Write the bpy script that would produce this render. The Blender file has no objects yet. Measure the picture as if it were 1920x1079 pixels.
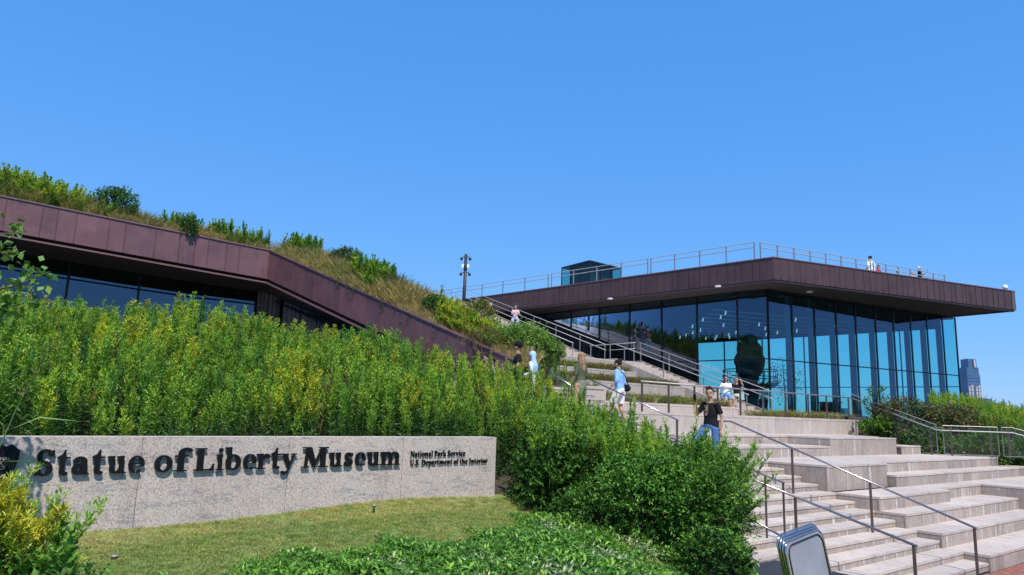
import bpy, bmesh, math, random
import numpy as np
from mathutils import Vector, Matrix, noise

random.seed(7)
RNG = np.random.default_rng(7)
scene = bpy.context.scene

# ------------------------------------------------------------------ camera
EYE = Vector((0.0, 0.0, 2.8))
PITCH, ROLL = 0.1745, 0.032
fwd = Vector((0, math.cos(PITCH), math.sin(PITCH)))
up0 = Vector((0, -math.sin(PITCH), math.cos(PITCH)))
rx = Vector((1, 0, 0)) * math.cos(ROLL) + up0 * math.sin(ROLL)
upv = Vector((1, 0, 0)) * -math.sin(ROLL) + up0 * math.cos(ROLL)
cam_data = bpy.data.cameras.new('camera')
cam = bpy.data.objects.new('camera', cam_data)
scene.collection.objects.link(cam)
m = Matrix.Identity(4)
for i in range(3):
    m[i][0], m[i][1], m[i][2], m[i][3] = rx[i], upv[i], -fwd[i], EYE[i]
cam.matrix_world = m
cam_data.sensor_width = 36.0
cam_data.lens = 1333.0 / 1920.0 * 36.0
cam_data.clip_start = 0.05
cam_data.clip_end = 20000
scene.camera = cam

# ------------------------------------------------------------------ sky, sun, exposure
SUN_EL, SUN_AZ = math.radians(57), math.radians(16)       # azimuth: degrees to the right of straight behind the camera
sun_dir = Vector((math.sin(SUN_AZ) * math.cos(SUN_EL), -math.cos(SUN_AZ) * math.cos(SUN_EL), math.sin(SUN_EL)))
world = bpy.data.worlds.new('World')
scene.world = world
world.use_nodes = True
wn = world.node_tree
wn.nodes.clear()
sky = wn.nodes.new('ShaderNodeTexSky')
sky.sky_type = 'NISHITA'
sky.sun_disc = False
sky.sun_elevation = SUN_EL
sky.sun_rotation = math.atan2(sun_dir.x, sun_dir.y)
sky.altitude = 0
sky.air_density = 1.0
sky.dust_density = 0.0
sky.ozone_density = 6.0
bg = wn.nodes.new('ShaderNodeBackground')
bg.inputs[1].default_value = 0.15
wout = wn.nodes.new('ShaderNodeOutputWorld')
# camera-like tone response for the sky colour: a power and gain per channel
sep = wn.nodes.new('ShaderNodeSeparateColor')
com = wn.nodes.new('ShaderNodeCombineColor')
wn.links.new(sky.outputs[0], sep.inputs[0])
for ch, (gain, power) in enumerate(((0.385, 0.74), (0.565, 0.44), (0.96, 0.28))):
    pw = wn.nodes.new('ShaderNodeMath'); pw.operation = 'POWER'
    wn.links.new(sep.outputs[ch], pw.inputs[0])
    pw.inputs[1].default_value = power
    ml = wn.nodes.new('ShaderNodeMath'); ml.operation = 'MULTIPLY'
    wn.links.new(pw.outputs[0], ml.inputs[0])
    ml.inputs[1].default_value = gain * 0.15 ** (power - 1.0)
    wn.links.new(ml.outputs[0], com.inputs[ch])
wn.links.new(com.outputs[0], bg.inputs[0])
wn.links.new(bg.outputs[0], wout.inputs[0])
sun_data = bpy.data.lights.new('sun', 'SUN')
sun_data.energy = 5.0
sun_data.angle = math.radians(0.53)
sun_data.color = (1.0, 0.955, 0.88)
sun = bpy.data.objects.new('sun', sun_data)
scene.collection.objects.link(sun)
sun.rotation_euler = (-sun_dir).to_track_quat('-Z', 'Y').to_euler()
sun.location = (20, -40, 60)
scene.view_settings.view_transform = 'Standard'
scene.view_settings.look = 'None'
scene.view_settings.exposure = 0.12
scene.view_settings.gamma = 1.0
scene.view_settings.use_curve_mapping = False

# ------------------------------------------------------------------ helpers
TH = 0.676                                    # heading of the stair grid: a runs up the stairs, b across them
A = Vector((-math.sin(TH), math.cos(TH), 0))
B = Vector((math.cos(TH), math.sin(TH), 0))


def AB(a, b, z=0.0):
    return A * a + B * b + Vector((0, 0, z))


def toab(x, y):
    return (x * A.x + y * A.y, x * B.x + y * B.y)


def link(o):
    scene.collection.objects.link(o)
    return o


def empty(name, loc=(0, 0, 0), rz=0.0):
    o = bpy.data.objects.new(name, None)
    o.empty_display_size = 0.2
    o.location = loc
    o.rotation_euler = (0, 0, rz)
    return link(o)


def tag(o, label=None, cat=None, group=None, kind=None):
    if label: o['label'] = label
    if cat: o['category'] = cat
    if group: o['group'] = group
    if kind: o['kind'] = kind
    return o


class MB:
    """collects shapes and links them as one mesh object"""
    def __init__(s):
        s.v, s.f, s.mi = [], [], []

    def add(s, verts, faces, mi=0):
        n = len(s.v)
        s.v += [tuple(p) for p in verts]
        s.f += [tuple(i + n for i in f) for f in faces]
        s.mi += [mi] * len(faces)
        return s

    def hexa(s, p, mi=0):                     # p: 4 bottom then 4 top, both counter-clockwise from above
        return s.add(p, [(3, 2, 1, 0), (4, 5, 6, 7), (0, 1, 5, 4), (1, 2, 6, 5), (2, 3, 7, 6), (3, 0, 4, 7)], mi)

    def box(s, x0, x1, y0, y1, z0, z1, mi=0):
        return s.hexa([(x0, y0, z0), (x1, y0, z0), (x1, y1, z0), (x0, y1, z0), (x0, y0, z1), (x1, y0, z1), (x1, y1, z1), (x0, y1, z1)], mi)

    def abox(s, a0, a1, b0, b1, z0, z1, mi=0):
        return s.hexa([AB(a0, b0, z0), AB(a0, b1, z0), AB(a1, b1, z0), AB(a1, b0, z0), AB(a0, b0, z1), AB(a0, b1, z1), AB(a1, b1, z1), AB(a1, b0, z1)], mi)

    def bar(s, p, q, w, h, up=(0, 0, 1), mi=0):   # square bar from p to q
        p, q = Vector(p), Vector(q)
        d = (q - p).normalized()
        u = Vector(up)
        if abs(d.dot(u)) > 0.99: u = A.copy()
        r = d.cross(u).normalized()
        u = r.cross(d).normalized()
        r, u = r * w / 2, u * h / 2
        return s.hexa([p - r - u, p + r - u, q + r - u, q - r - u, p - r + u, p + r + u, q + r + u, q - r + u], mi)

    def tube(s, pts, rad, n=8, cap=True, mi=0, sq=1.0):
        pts = [Vector(p) for p in pts]
        if not hasattr(rad, '__len__'): rad = [rad] * len(pts)
        rings = []
        prev = None
        for i, p in enumerate(pts):
            d = (pts[min(i + 1, len(pts) - 1)] - pts[max(i - 1, 0)]).normalized()
            u = prev if prev is not None else (Vector((0, 0, 1)) if abs(d.z) < 0.9 else Vector((0, 1, 0)))
            r = d.cross(u)
            if r.length < 1e-4: r = d.cross(Vector((1, 0, 0)))
            r.normalize()
            u = r.cross(d).normalized()
            prev = u
            rings.append([p + r * math.cos(t) * rad[i] + u * math.sin(t) * rad[i] * sq for t in [2 * math.pi * k / n for k in range(n)]])
        v = [q for ring in rings for q in ring]
        f = []
        for i in range(len(pts) - 1):
            for k in range(n):
                f.append((i * n + k, i * n + (k + 1) % n, (i + 1) * n + (k + 1) % n, (i + 1) * n + k))
        if cap:
            f.append(tuple(range(n - 1, -1, -1)))
            f.append(tuple((len(pts) - 1) * n + k for k in range(n)))
        return s.add(v, f, mi)

    def ball(s, c, r, seg=12, rings=8, mi=0, rot=None):
        c = Vector(c)
        r = Vector(r) if hasattr(r, '__len__') else Vector((r, r, r))
        v = [(0, 0, -1)]
        for i in range(1, rings):
            ph = math.pi * i / rings - math.pi / 2
            for k in range(seg):
                t = 2 * math.pi * k / seg
                v.append((math.cos(ph) * math.cos(t), math.cos(ph) * math.sin(t), math.sin(ph)))
        v.append((0, 0, 1))
        out = []
        for p in v:
            q = Vector((p[0] * r.x, p[1] * r.y, p[2] * r.z))
            if rot: q = rot @ q
            out.append(q + c)
        f = [(0, 1 + (k + 1) % seg, 1 + k) for k in range(seg)]
        for i in range(rings - 2):
            for k in range(seg):
                a_, b_ = 1 + i * seg + k, 1 + i * seg + (k + 1) % seg
                f.append((a_, b_, b_ + seg, a_ + seg))
        L = len(v) - 1
        f += [(L, L - seg + k, L - seg + (k + 1) % seg) for k in range(seg)]
        return s.add(out, f, mi)

    def prism(s, poly, z0, z1, mi=0):         # poly: counter-clockwise list of (x, y)
        n = len(poly)
        z0f = z0 if hasattr(z0, '__len__') else [z0] * n
        z1f = z1 if hasattr(z1, '__len__') else [z1] * n
        v = [(p[0], p[1], z0f[i]) for i, p in enumerate(poly)] + [(p[0], p[1], z1f[i]) for i, p in enumerate(poly)]
        f = [tuple(range(n - 1, -1, -1)), tuple(range(n, 2 * n))] + [(i, (i + 1) % n, n + (i + 1) % n, n + i) for i in range(n)]
        return s.add(v, f, mi)

    def build(s, name, mat, parent=None, smooth=False):
        me = bpy.data.meshes.new(name)
        me.from_pydata(s.v, [], s.f)
        mats = mat if isinstance(mat, (list, tuple)) else [mat]
        for x in mats: me.materials.append(x)
        if len(mats) > 1: me.polygons.foreach_set('material_index', s.mi)
        if smooth: me.polygons.foreach_set('use_smooth', [True] * len(me.polygons))
        o = bpy.data.objects.new(name, me)
        link(o)
        if parent: o.parent = parent
        return o


def rel(o, parent):
    """parent a mesh written in world coordinates under an empty that stands elsewhere"""
    o.parent = parent
    o.matrix_parent_inverse = parent.matrix_basis.inverted()
    return o


# ------------------------------------------------------------------ materials
def newmat(name):
    mt = bpy.data.materials.new(name)
    mt.use_nodes = True
    nt = mt.node_tree
    nt.nodes.clear()
    out = nt.nodes.new('ShaderNodeOutputMaterial')
    bs = nt.nodes.new('ShaderNodeBsdfPrincipled')
    nt.links.new(bs.outputs[0], out.inputs[0])
    return mt, nt, bs, out


def rgba(c): return (c[0], c[1], c[2], 1)


def N(nt, t, **kw):
    n = nt.nodes.new(t)
    for k, v in kw.items(): setattr(n, k, v)
    return n


def ramp(nt, src, stops):
    r = nt.nodes.new('ShaderNodeValToRGB')
    el = r.color_ramp.elements
    while len(el) < len(stops): el.new(0.5)
    for e, (p, c) in zip(el, stops):
        e.position = p
        e.color = rgba(c) if hasattr(c, '__len__') else (c, c, c, 1)
    nt.links.new(src, r.inputs[0])
    return r.outputs[0]


def noise_tex(nt, vec, scale, detail=4, rough=0.6):
    n = nt.nodes.new('ShaderNodeTexNoise')
    n.inputs['Scale'].default_value = scale
    n.inputs['Detail'].default_value = detail
    n.inputs['Roughness'].default_value = rough
    nt.links.new(vec, n.inputs['Vector'])
    return n.outputs[0]


def mix(nt, fac, c1, c2, mode='MIX'):
    mx = nt.nodes.new('ShaderNodeMix')
    mx.data_type = 'RGBA'
    mx.blend_type = mode
    for s_, v in ((0, fac), (6, c1), (7, c2)):
        if hasattr(v, 'is_linked') or hasattr(v, 'links'):
            nt.links.new(v, mx.inputs[s_])
        elif s_ == 0: mx.inputs[0].default_value = v
        else: mx.inputs[s_].default_value = rgba(v)
    return mx.outputs[2]


def pos(nt, sx=1, sy=1, sz=1):
    g = nt.nodes.new('ShaderNodeNewGeometry')
    mp = nt.nodes.new('ShaderNodeMapping')
    mp.inputs['Scale'].default_value = (sx, sy, sz)
    nt.links.new(g.outputs['Position'], mp.inputs[0])
    return mp.outputs[0]


def bump(nt, bs, h, strength, dist=0.01):
    b = nt.nodes.new('ShaderNodeBump')
    b.inputs['Strength'].default_value = strength
    b.inputs['Distance'].default_value = dist
    nt.links.new(h, b.inputs['Height'])
    nt.links.new(b.outputs[0], bs.inputs['Normal'])


def plain(name, c, rough=0.6, metal=0.0, var=0.12, scale=8, spec=0.5):
    mt, nt, bs, _ = newmat(name)
    n = noise_tex(nt, pos(nt), scale, 3)
    lo = tuple(x * (1 - var) for x in c)
    hi = tuple(min(1, x * (1 + var)) for x in c)
    nt.links.new(ramp(nt, n, [(0.3, lo), (0.7, hi)]), bs.inputs['Base Color'])
    bs.inputs['Roughness'].default_value = rough
    bs.inputs['Metallic'].default_value = metal
    bs.inputs['Specular IOR Level'].default_value = spec
    return mt


def stone(name, c, speck=70, contrast=0.35, streak=0.0, rough=0.75, veins=0.0, tilevar=0.1, dirt=0.0):
    mt, nt, bs, _ = newmat(name)
    p = pos(nt)
    grain = noise_tex(nt, p, speck, 3, 0.7)
    c_lo = tuple(x * (1 - contrast) for x in c)
    c_hi = tuple(min(0.95, x * (1 + contrast * 0.7)) for x in c)
    col = ramp(nt, grain, [(0.33, c_lo), (0.5, c), (0.68, c_hi)])
    pink = noise_tex(nt, p, 2.3, 4, 0.6)
    col = mix(nt, ramp(nt, pink, [(0.35, 0.0), (0.7, 0.55)]), col, mix(nt, 1.0, col, (1.06, 0.94, 0.87), 'MULTIPLY'))
    blot = noise_tex(nt, p, 0.9, 3, 0.6)
    col = mix(nt, ramp(nt, blot, [(0.4, 0.0), (0.75, 0.5)]), col, mix(nt, 1.0, col, (0.80, 0.82, 0.84), 'MULTIPLY'))
    oi = nt.nodes.new('ShaderNodeObjectInfo')
    col = mix(nt, 1.0, col, ramp(nt, oi.outputs['Random'], [(0.0, (1 - tilevar, 1 - tilevar, 1 - tilevar * 0.9)), (0.5, (1, 0.99, 0.98)), (1.0, (1 + tilevar, 1 + tilevar * 0.9, 1 + tilevar * .8))]), 'MULTIPLY')
    if veins:
        w = noise_tex(nt, pos(nt, 1.2, 1.2, 6.0), 1.6, 5, 0.7)
        col = mix(nt, ramp(nt, w, [(0.56, 0.0), (0.60, veins), (0.625, 0.0)]), col, (0.17, 0.19, 0.21))
    soot = noise_tex(nt, pos(nt, 1.2, 1.2, 0.5), 2.2, 6, 0.72)
    col = mix(nt, ramp(nt, soot, [(0.50, 0.0), (0.70, 0.5)]), col, mix(nt, 1.0, col, (0.66, 0.62, 0.58), 'MULTIPLY'))
    if streak:
        st = noise_tex(nt, pos(nt, 5, 5, 0.35), 1.7, 4, 0.65)
        fine = noise_tex(nt, p, 14, 3, 0.6)
        mlt = nt.nodes.new('ShaderNodeMath'); mlt.operation = 'MULTIPLY'
        nt.links.new(ramp(nt, st, [(0.585, 0.0), (0.66, streak)]), mlt.inputs[0])
        nt.links.new(ramp(nt, fine, [(0.35, 0.3), (0.6, 1.0)]), mlt.inputs[1])
        col = mix(nt, mlt.outputs[0], col, (0.72, 0.70, 0.68))
        col = mix(nt, ramp(nt, noise_tex(nt, pos(nt, 4, 4, 0.5), 2.6, 4, 0.7), [(0.58, 0.0), (0.75, 0.45)]), col, mix(nt, 1.0, col, (0.62, 0.56, 0.50), 'MULTIPLY'))
    if dirt:
        dn = noise_tex(nt, pos(nt, 1, 1, 1), 3.5, 6, 0.7)
        col = mix(nt, ramp(nt, dn, [(0.5, 0.0), (0.72, dirt)]), col, mix(nt, 1.0, col, (0.70, 0.68, 0.66), 'MULTIPLY'))
    nt.links.new(col, bs.inputs['Base Color'])
    bs.inputs['Roughness'].default_value = rough
    bs.inputs['Specular IOR Level'].default_value = 0.3
    bump(nt, bs, grain, 0.35, 0.006)
    return mt


def copper(name, c):
    mt, nt, bs, _ = newmat(name)
    oi = nt.nodes.new('ShaderNodeObjectInfo')
    n1 = noise_tex(nt, pos(nt), 1.3, 5, 0.65)
    col = ramp(nt, n1, [(0.3, tuple(x * 0.82 for x in c)), (0.7, tuple(x * 1.2 for x in c))])
    col = mix(nt, 1.0, col, ramp(nt, oi.outputs['Random'], [(0.0, (0.90, 0.91, 0.93)), (0.5, (1, 1, 1)), (1.0, (1.1, 1.07, 1.05))]), 'MULTIPLY')
    st = noise_tex(nt, pos(nt, 10, 10, 2.6), 1.5, 5, 0.85)                      # pale run-off marks
    col = mix(nt, ramp(nt, st, [(0.665, 0.0), (0.70, 0.75)]), col, (0.42, 0.38, 0.38))
    st2 = noise_tex(nt, pos(nt, 3, 3, 0.4), 2.0, 3, 0.6)
    col = mix(nt, ramp(nt, st2, [(0.55, 0.0), (0.75, 0.35)]), col, tuple(min(1, x * 1.7) for x in c))
    nt.links.new(col, bs.inputs['Base Color'])
    bs.inputs['Roughness'].default_value = 0.46
    bs.inputs['Metallic'].default_value = 0.25
    bump(nt, bs, noise_tex(nt, pos(nt), 0.9, 2), 0.5, 0.05)
    return mt


def leafmat(name, trans=0.35, rough=0.5, var=0.22, spec=0.35):
    mt = bpy.data.materials.new(name)
    mt.use_nodes = True
    nt = mt.node_tree
    nt.nodes.clear()
    out = nt.nodes.new('ShaderNodeOutputMaterial')
    at = nt.nodes.new('ShaderNodeAttribute')
    at.attribute_name = 'Col'
    oi = nt.nodes.new('ShaderNodeObjectInfo')
    col = mix(nt, 1.0, at.outputs['Color'], ramp(nt, oi.outputs['Random'], [(0.0, (1 - var, 1 - var * 0.8, 1 - var)), (0.5, (1, 1, 1)), (1.0, (1 + var * 1.3, 1 + var, 1))]), 'MULTIPLY')
    patch = noise_tex(nt, pos(nt), 0.9, 3, 0.6)
    col = mix(nt, 1.0, col, ramp(nt, patch, [(0.3, (0.86, 0.92, 0.95)), (0.7, (1.14, 1.06, 0.9))]), 'MULTIPLY')
    bs = nt.nodes.new('ShaderNodeBsdfPrincipled')
    bs.inputs['Roughness'].default_value = rough
    bs.inputs['Specular IOR Level'].default_value = spec
    nt.links.new(col, bs.inputs['Base Color'])
    tr = nt.nodes.new('ShaderNodeBsdfTranslucent')
    nt.links.new(mix(nt, 1.0, col, (1.25, 1.25, 0.5), 'MULTIPLY'), tr.inputs[0])
    ms = nt.nodes.new('ShaderNodeMixShader')
    ms.inputs[0].default_value = trans
    nt.links.new(bs.outputs[0], ms.inputs[1])
    nt.links.new(tr.outputs[0], ms.inputs[2])
    nt.links.new(ms.outputs[0], out.inputs[0])
    return mt


def glass(name, tint, refl=1.0, ior=1.5, extra=0.06, gtint=(1, 1, 1)):
    mt = bpy.data.materials.new(name)
    mt.use_nodes = True
    nt = mt.node_tree
    nt.nodes.clear()
    out = nt.nodes.new('ShaderNodeOutputMaterial')
    t = nt.nodes.new('ShaderNodeBsdfTransparent')
    t.inputs[0].default_value = rgba(tint)
    g = nt.nodes.new('ShaderNodeBsdfGlossy')
    g.inputs['Roughness'].default_value = 0.0
    g.inputs['Color'].default_value = rgba(gtint)
    fr = nt.nodes.new('ShaderNodeFresnel')
    fr.inputs[0].default_value = ior
    ad = nt.nodes.new('ShaderNodeMath')
    ad.operation = 'MULTIPLY_ADD'
    ad.inputs[1].default_value = refl
    ad.inputs[2].default_value = extra
    nt.links.new(fr.outputs[0], ad.inputs[0])
    nz = noise_tex(nt, pos(nt), 0.35, 2)
    b = nt.nodes.new('ShaderNodeBump')
    b.inputs['Strength'].default_value = 0.06
    b.inputs['Distance'].default_value = 0.05
    nt.links.new(nz, b.inputs['Height'])
    nt.links.new(b.outputs[0], g.inputs['Normal'])
    ms = nt.nodes.new('ShaderNodeMixShader')
    nt.links.new(ad.outputs[0], ms.inputs[0])
    nt.links.new(t.outputs[0], ms.inputs[1])
    nt.links.new(g.outputs[0], ms.inputs[2])
    nt.links.new(ms.outputs[0], out.inputs[0])
    return mt


M = {}
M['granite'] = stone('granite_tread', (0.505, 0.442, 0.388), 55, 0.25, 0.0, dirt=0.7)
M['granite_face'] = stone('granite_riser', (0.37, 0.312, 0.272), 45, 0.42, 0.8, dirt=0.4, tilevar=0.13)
M['granite_core'] = plain('granite_joint', (0.10, 0.085, 0.075), 0.9)
M['sign_granite'] = stone('sign_granite', (0.50, 0.43, 0.375), 55, 0.46, 0.0, rough=0.85, veins=0.75, tilevar=0.04)
M['planter_granite'] = stone('planter_granite', (0.46, 0.40, 0.355), 60, 0.25, 0.35, tilevar=0.06, dirt=0.3)
M['dark_granite'] = stone('dark_granite', (0.035, 0.036, 0.038), 90, 0.5, 0.0, rough=0.4)
M['copper'] = copper('brown_metal_cladding', (0.145, 0.070, 0.074))
M['copper2'] = copper('dark_brown_metal_cladding', (0.085, 0.045, 0.043))
M['copper_lip'] = plain('brown_metal_lip', (0.17, 0.09, 0.095), 0.45, 0.1)
M['soffit'] = plain('dark_soffit', (0.085, 0.072, 0.066), 0.7)
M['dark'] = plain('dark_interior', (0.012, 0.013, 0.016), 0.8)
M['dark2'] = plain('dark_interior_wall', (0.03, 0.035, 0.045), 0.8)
M['mullion'] = plain('black_mullion', (0.02, 0.022, 0.025), 0.4, 0.5)
M['fin'] = plain('blue_grey_glass_fin', (0.07, 0.12, 0.19), 0.2)
M['floor_in'] = plain('polished_floor', (0.05, 0.05, 0.05), 0.2)
M['glass'] = glass('tinted_glass', (0.44, 0.83, 0.80), 1.0, 1.5, 0.07, (0.55, 0.72, 1.0))
M['glass_far'] = glass('far_tinted_glass', (0.50, 0.88, 0.84), 0.4, 1.5, 0.02)
M['glass_dark'] = glass('dark_glass', (0.13, 0.17, 0.2), 1.0, 1.5, 0.08, (0.6, 0.78, 1.0))
M['steel'] = plain('brushed_steel', (0.30, 0.29, 0.28), 0.45, 0.5)
M['steel_white'] = plain('satin_steel', (0.42, 0.42, 0.41), 0.5, 0.3)
M['steel_dull'] = plain('galvanised_frame', (0.20, 0.20, 0.18), 0.55, 0.3)
M['bronze'] = plain('weathered_steel_post', (0.15, 0.115, 0.10), 0.5, 0.6)
M['rail_near'] = plain('polished_rail', (0.34, 0.30, 0.31), 0.22, 0.95)
M['mesh'] = plain('steel_mesh', (0.17, 0.17, 0.15), 0.6, 0.3)
M['letter'] = plain('black_letter', (0.006, 0.006, 0.007), 0.6, 0, 0.1, 8, 0.2)
M['letter_white'] = plain('pale_badge_lettering', (0.35, 0.33, 0.30), 0.6)
M['leaf'] = leafmat('leaf', 0.26, 0.5, 0.26)
M['leaf_dry'] = leafmat('dry_leaf', 0.25, 0.7)
M['leaf_dark'] = leafmat('glossy_leaf', 0.20, 0.55, 0.15, 0.22)
M['soil'] = plain('soil', (0.045, 0.034, 0.022), 0.95, 0, 0.4, 14)
M['bark'] = plain('bark', (0.10, 0.075, 0.05), 0.9, 0, 0.4, 20)
M['stem_green'] = plain('green_stem', (0.11, 0.16, 0.045), 0.6)
M['concrete_dark'] = plain('ribbed_concrete', (0.19, 0.16, 0.135), 0.85, 0, 0.3, 3)
M['light_fixture'] = plain('white_fixture', (0.7, 0.7, 0.68), 0.5)
def lamp_mat():
    mt, nt, bs, _ = newmat('lit_spotlight')
    bs.inputs['Base Color'].default_value = (0.8, 0.8, 0.8, 1)
    bs.inputs['Emission Color'].default_value = (0.9, 0.95, 1.0, 1)
    bs.inputs['Emission Strength'].default_value = 0.5
    return mt
M['lamp'] = lamp_mat()
M['pole'] = plain('black_pole', (0.012, 0.012, 0.014), 0.5)
M['roof'] = plain('roof_membrane', (0.22, 0.21, 0.2), 0.9)


def lawn_material():
    mt, nt, bs, _ = newmat('lawn')
    p = pos(nt)
    n = noise_tex(nt, p, 1.1, 5, 0.65)
    f = noise_tex(nt, p, 45, 3, 0.7)
    c = ramp(nt, n, [(0.42, (0.13, 0.21, 0.045)), (0.6, (0.20, 0.26, 0.075)), (0.72, (0.36, 0.30, 0.14))])
    c = mix(nt, 1.0, c, ramp(nt, f, [(0.3, (0.5, 0.5, 0.5)), (0.7, (1.35, 1.3, 1.2))]), 'MULTIPLY')
    nt.links.new(c, bs.inputs['Base Color'])
    bs.inputs['Roughness'].default_value = 0.9
    bump(nt, bs, f, 0.6, 0.02)
    return mt


M['lawn'] = lawn_material()


def brick_material():
    mt, nt, bs, _ = newmat('red_paver')
    oi = noise_tex(nt, pos(nt, 5, 5, 5), 1.0, 0)
    f = noise_tex(nt, pos(nt), 60, 3, 0.7)
    c = ramp(nt, oi, [(0.3, (0.25, 0.075, 0.045)), (0.5, (0.33, 0.11, 0.07)), (0.7, (0.22, 0.09, 0.07))])
    c = mix(nt, 1.0, c, ramp(nt, f, [(0.3, (0.8, 0.8, 0.8)), (0.7, (1.15, 1.15, 1.15))]), 'MULTIPLY')
    nt.links.new(c, bs.inputs['Base Color'])
    bs.inputs['Roughness'].default_value = 0.85
    return mt


M['paver'] = brick_material()
M['sand'] = plain('paver_joint_sand', (0.20, 0.13, 0.10), 0.95)
M['water'] = plain('harbour_water', (0.05, 0.09, 0.12), 0.15)
#PART2
# ------------------------------------------------------------------ terrain
def sstep(x, e0, e1):
    t = max(0.0, min(1.0, (x - e0) / (e1 - e0)))
    return t * t * (3 - 2 * t)


def lerp(x, xs, ys):
    return float(np.interp(x, xs, ys))


def G(a, b):
    """height of the planted bank left of the stairs"""
    base = 0.7 + 0.27 * (a - 5.25) if a >= 8.2 else 1.497 + 0.115 * (a - 8.2)
    base = max(1.0, min(3.3, base))
    d = lerp(a, [4.5, 7.5], [1.2, 0.3]) * sstep(b, 5.0, 10.2)
    if a > 7.5: d = lerp(a, [7.5, 10], [0.3, 0.0]) * sstep(b, 5.0, 10.2)
    return base - d + 0.03 * math.sin(a * 1.7) * math.cos(b * 1.3)


def GR(a, b):
    """height of the bank right of the stairs"""
    z = max(0.0, min(3.1, 0.62 + 0.27 * (a - 5.5)))
    if b < 29.8 or (a < 9.4 and b < 34.1): z -= 1.1
    return z


def sheet(name, fn, a0, a1, b0, b1, st, mat):
    na, nb = int(round((a1 - a0) / st)) + 1, int(round((b1 - b0) / st)) + 1
    v, f = [], []
    for i in range(na):
        for j in range(nb):
            a_, b_ = a0 + (a1 - a0) * i / (na - 1), b0 + (b1 - b0) * j / (nb - 1)
            v.append(AB(a_, b_, fn(a_, b_)))
    for i in range(na - 1):
        for j in range(nb - 1):
            k = i * nb + j
            f.append((k, k + 1, k + nb + 1, k + nb))
    mb = MB(); mb.add(v, f)
    return mb.build(name, mat, smooth=True)


tag(sheet('lawn', G, -14, 8.75, -22, 10.13, 0.25, M['lawn']), kind='structure')
tag(sheet('hillside', lambda a_, b_: G(a_, b_) - 0.004, 8.72, 30, -22, 10.13, 0.4, M['soil']), kind='structure')
tag(sheet('bank', GR, 1, 22, 28.2, 70, 0.3, M['soil']), kind='structure')
mb = MB()
mb.abox(-30, 5.7, 10.13, 70, -0.3, -0.045)
tag(mb.build('plaza_ground', M['sand']), kind='structure')
mb = MB(); mb.box(-400, 400, -60, 300, -0.9, -0.4)
tag(mb.build('ground', M['soil']), kind='structure')
mb = MB(); mb.box(-9000, 9000, -2000, 12000, -2.6, -2.0)
tag(mb.build('harbour_water', M['water']), kind='structure')

# red brick paving at the foot of the steps: the bricks in view
mb = MB()
rb = random.Random(3)
for i in range(22):
    for j in range(56):
        a_ = 5.44 - 0.105 * i
        b_ = 14.0 + 0.205 * j + (0.1 if i % 2 else 0)
        dz = rb.uniform(-0.002, 0.002)
        mb.abox(a_ - 0.099, a_, b_, b_ + 0.198, -0.05, 0.0 + dz)
tag(mb.build('brick_paving', M['paver']), 'small red clay bricks laid in rows at the foot of the granite steps', 'paving', kind='stuff')

# ------------------------------------------------------------------ staircase
stair = tag(empty('granite_staircase', AB(5.5, 13.5, 0)), 'broad pink granite staircase with seating blocks climbing to the museum terrace', 'staircase')
rs = random.Random(11)


def course(parent, a0, a1, b0, b1, z, h, length=1.25, slab=0.05, side=False):
    """one course: tread slabs a0 (nose) to a1 (back), riser stones of height h below the nose"""
    nb = max(1, int(round((b1 - b0) / length)))
    cuts = [b0]
    for k in range(1, nb): cuts.append(b0 + (b1 - b0) * k / nb + rs.uniform(-0.12, 0.12) * length)
    cuts.append(b1)
    step = MB().abox(a0 + 0.03, a1 + 0.06, b0 + 0.02, b1 - 0.005, z - h - 0.02, z - slab - 0.002).build('step', M['granite_core'], None)
    rel(step, parent)
    for k in range(nb):
        g = 0.0035
        t = MB().abox(a0, a1, cuts[k] + g, cuts[k + 1] - g, z - slab, z + rs.uniform(-0.001, 0.001)).build('tread_stone', M['granite'])
        t.parent = step
        t.matrix_parent_inverse = Matrix.Identity(4)
    step.matrix_parent_inverse = parent.matrix_basis.inverted()
    rl = max(0.28, length * (0.55 if h < 0.2 else 0.5))
    nb = max(1, int(round((b1 - b0) / rl)))
    cuts = [b0 + (b1 - b0) * k / nb + (rs.uniform(-0.22, 0.22) * rl if 0 < k < nb else 0) for k in range(nb + 1)]
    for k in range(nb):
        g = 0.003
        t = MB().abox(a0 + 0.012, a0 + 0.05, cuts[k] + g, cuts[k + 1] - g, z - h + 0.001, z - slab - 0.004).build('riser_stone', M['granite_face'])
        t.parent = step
    if side:                                                        # stones on the left-hand end of a block
        n = max(1, int(round((a1 - a0) / 0.8)))
        for k in range(n):
            s0, s1 = a0 + 0.055 + (a1 - a0 - 0.055) * k / n, a0 + 0.055 + (a1 - a0 - 0.055) * (k + 1) / n
            t = MB().abox(s0 + 0.003, s1 - 0.003, b0 + 0.010, b0 + 0.05, z - h + 0.001, z - slab - 0.004).build('side_stone', M['granite_face'])
            t.parent = step
    return step


NB0 = 16.85
for k in range(1, 13):                                              # narrow flight
    z = 0.15 * k
    a0 = 5.54 + 0.435 * (k - 1)
    if k < 12: course(stair, a0, a0 + 0.447, 10.2, NB0, z, 0.15, 1.3)
    else: course(stair, a0, 11.22, 10.2, NB0 - 0.003, z, 0.15, 1.3)
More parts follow.
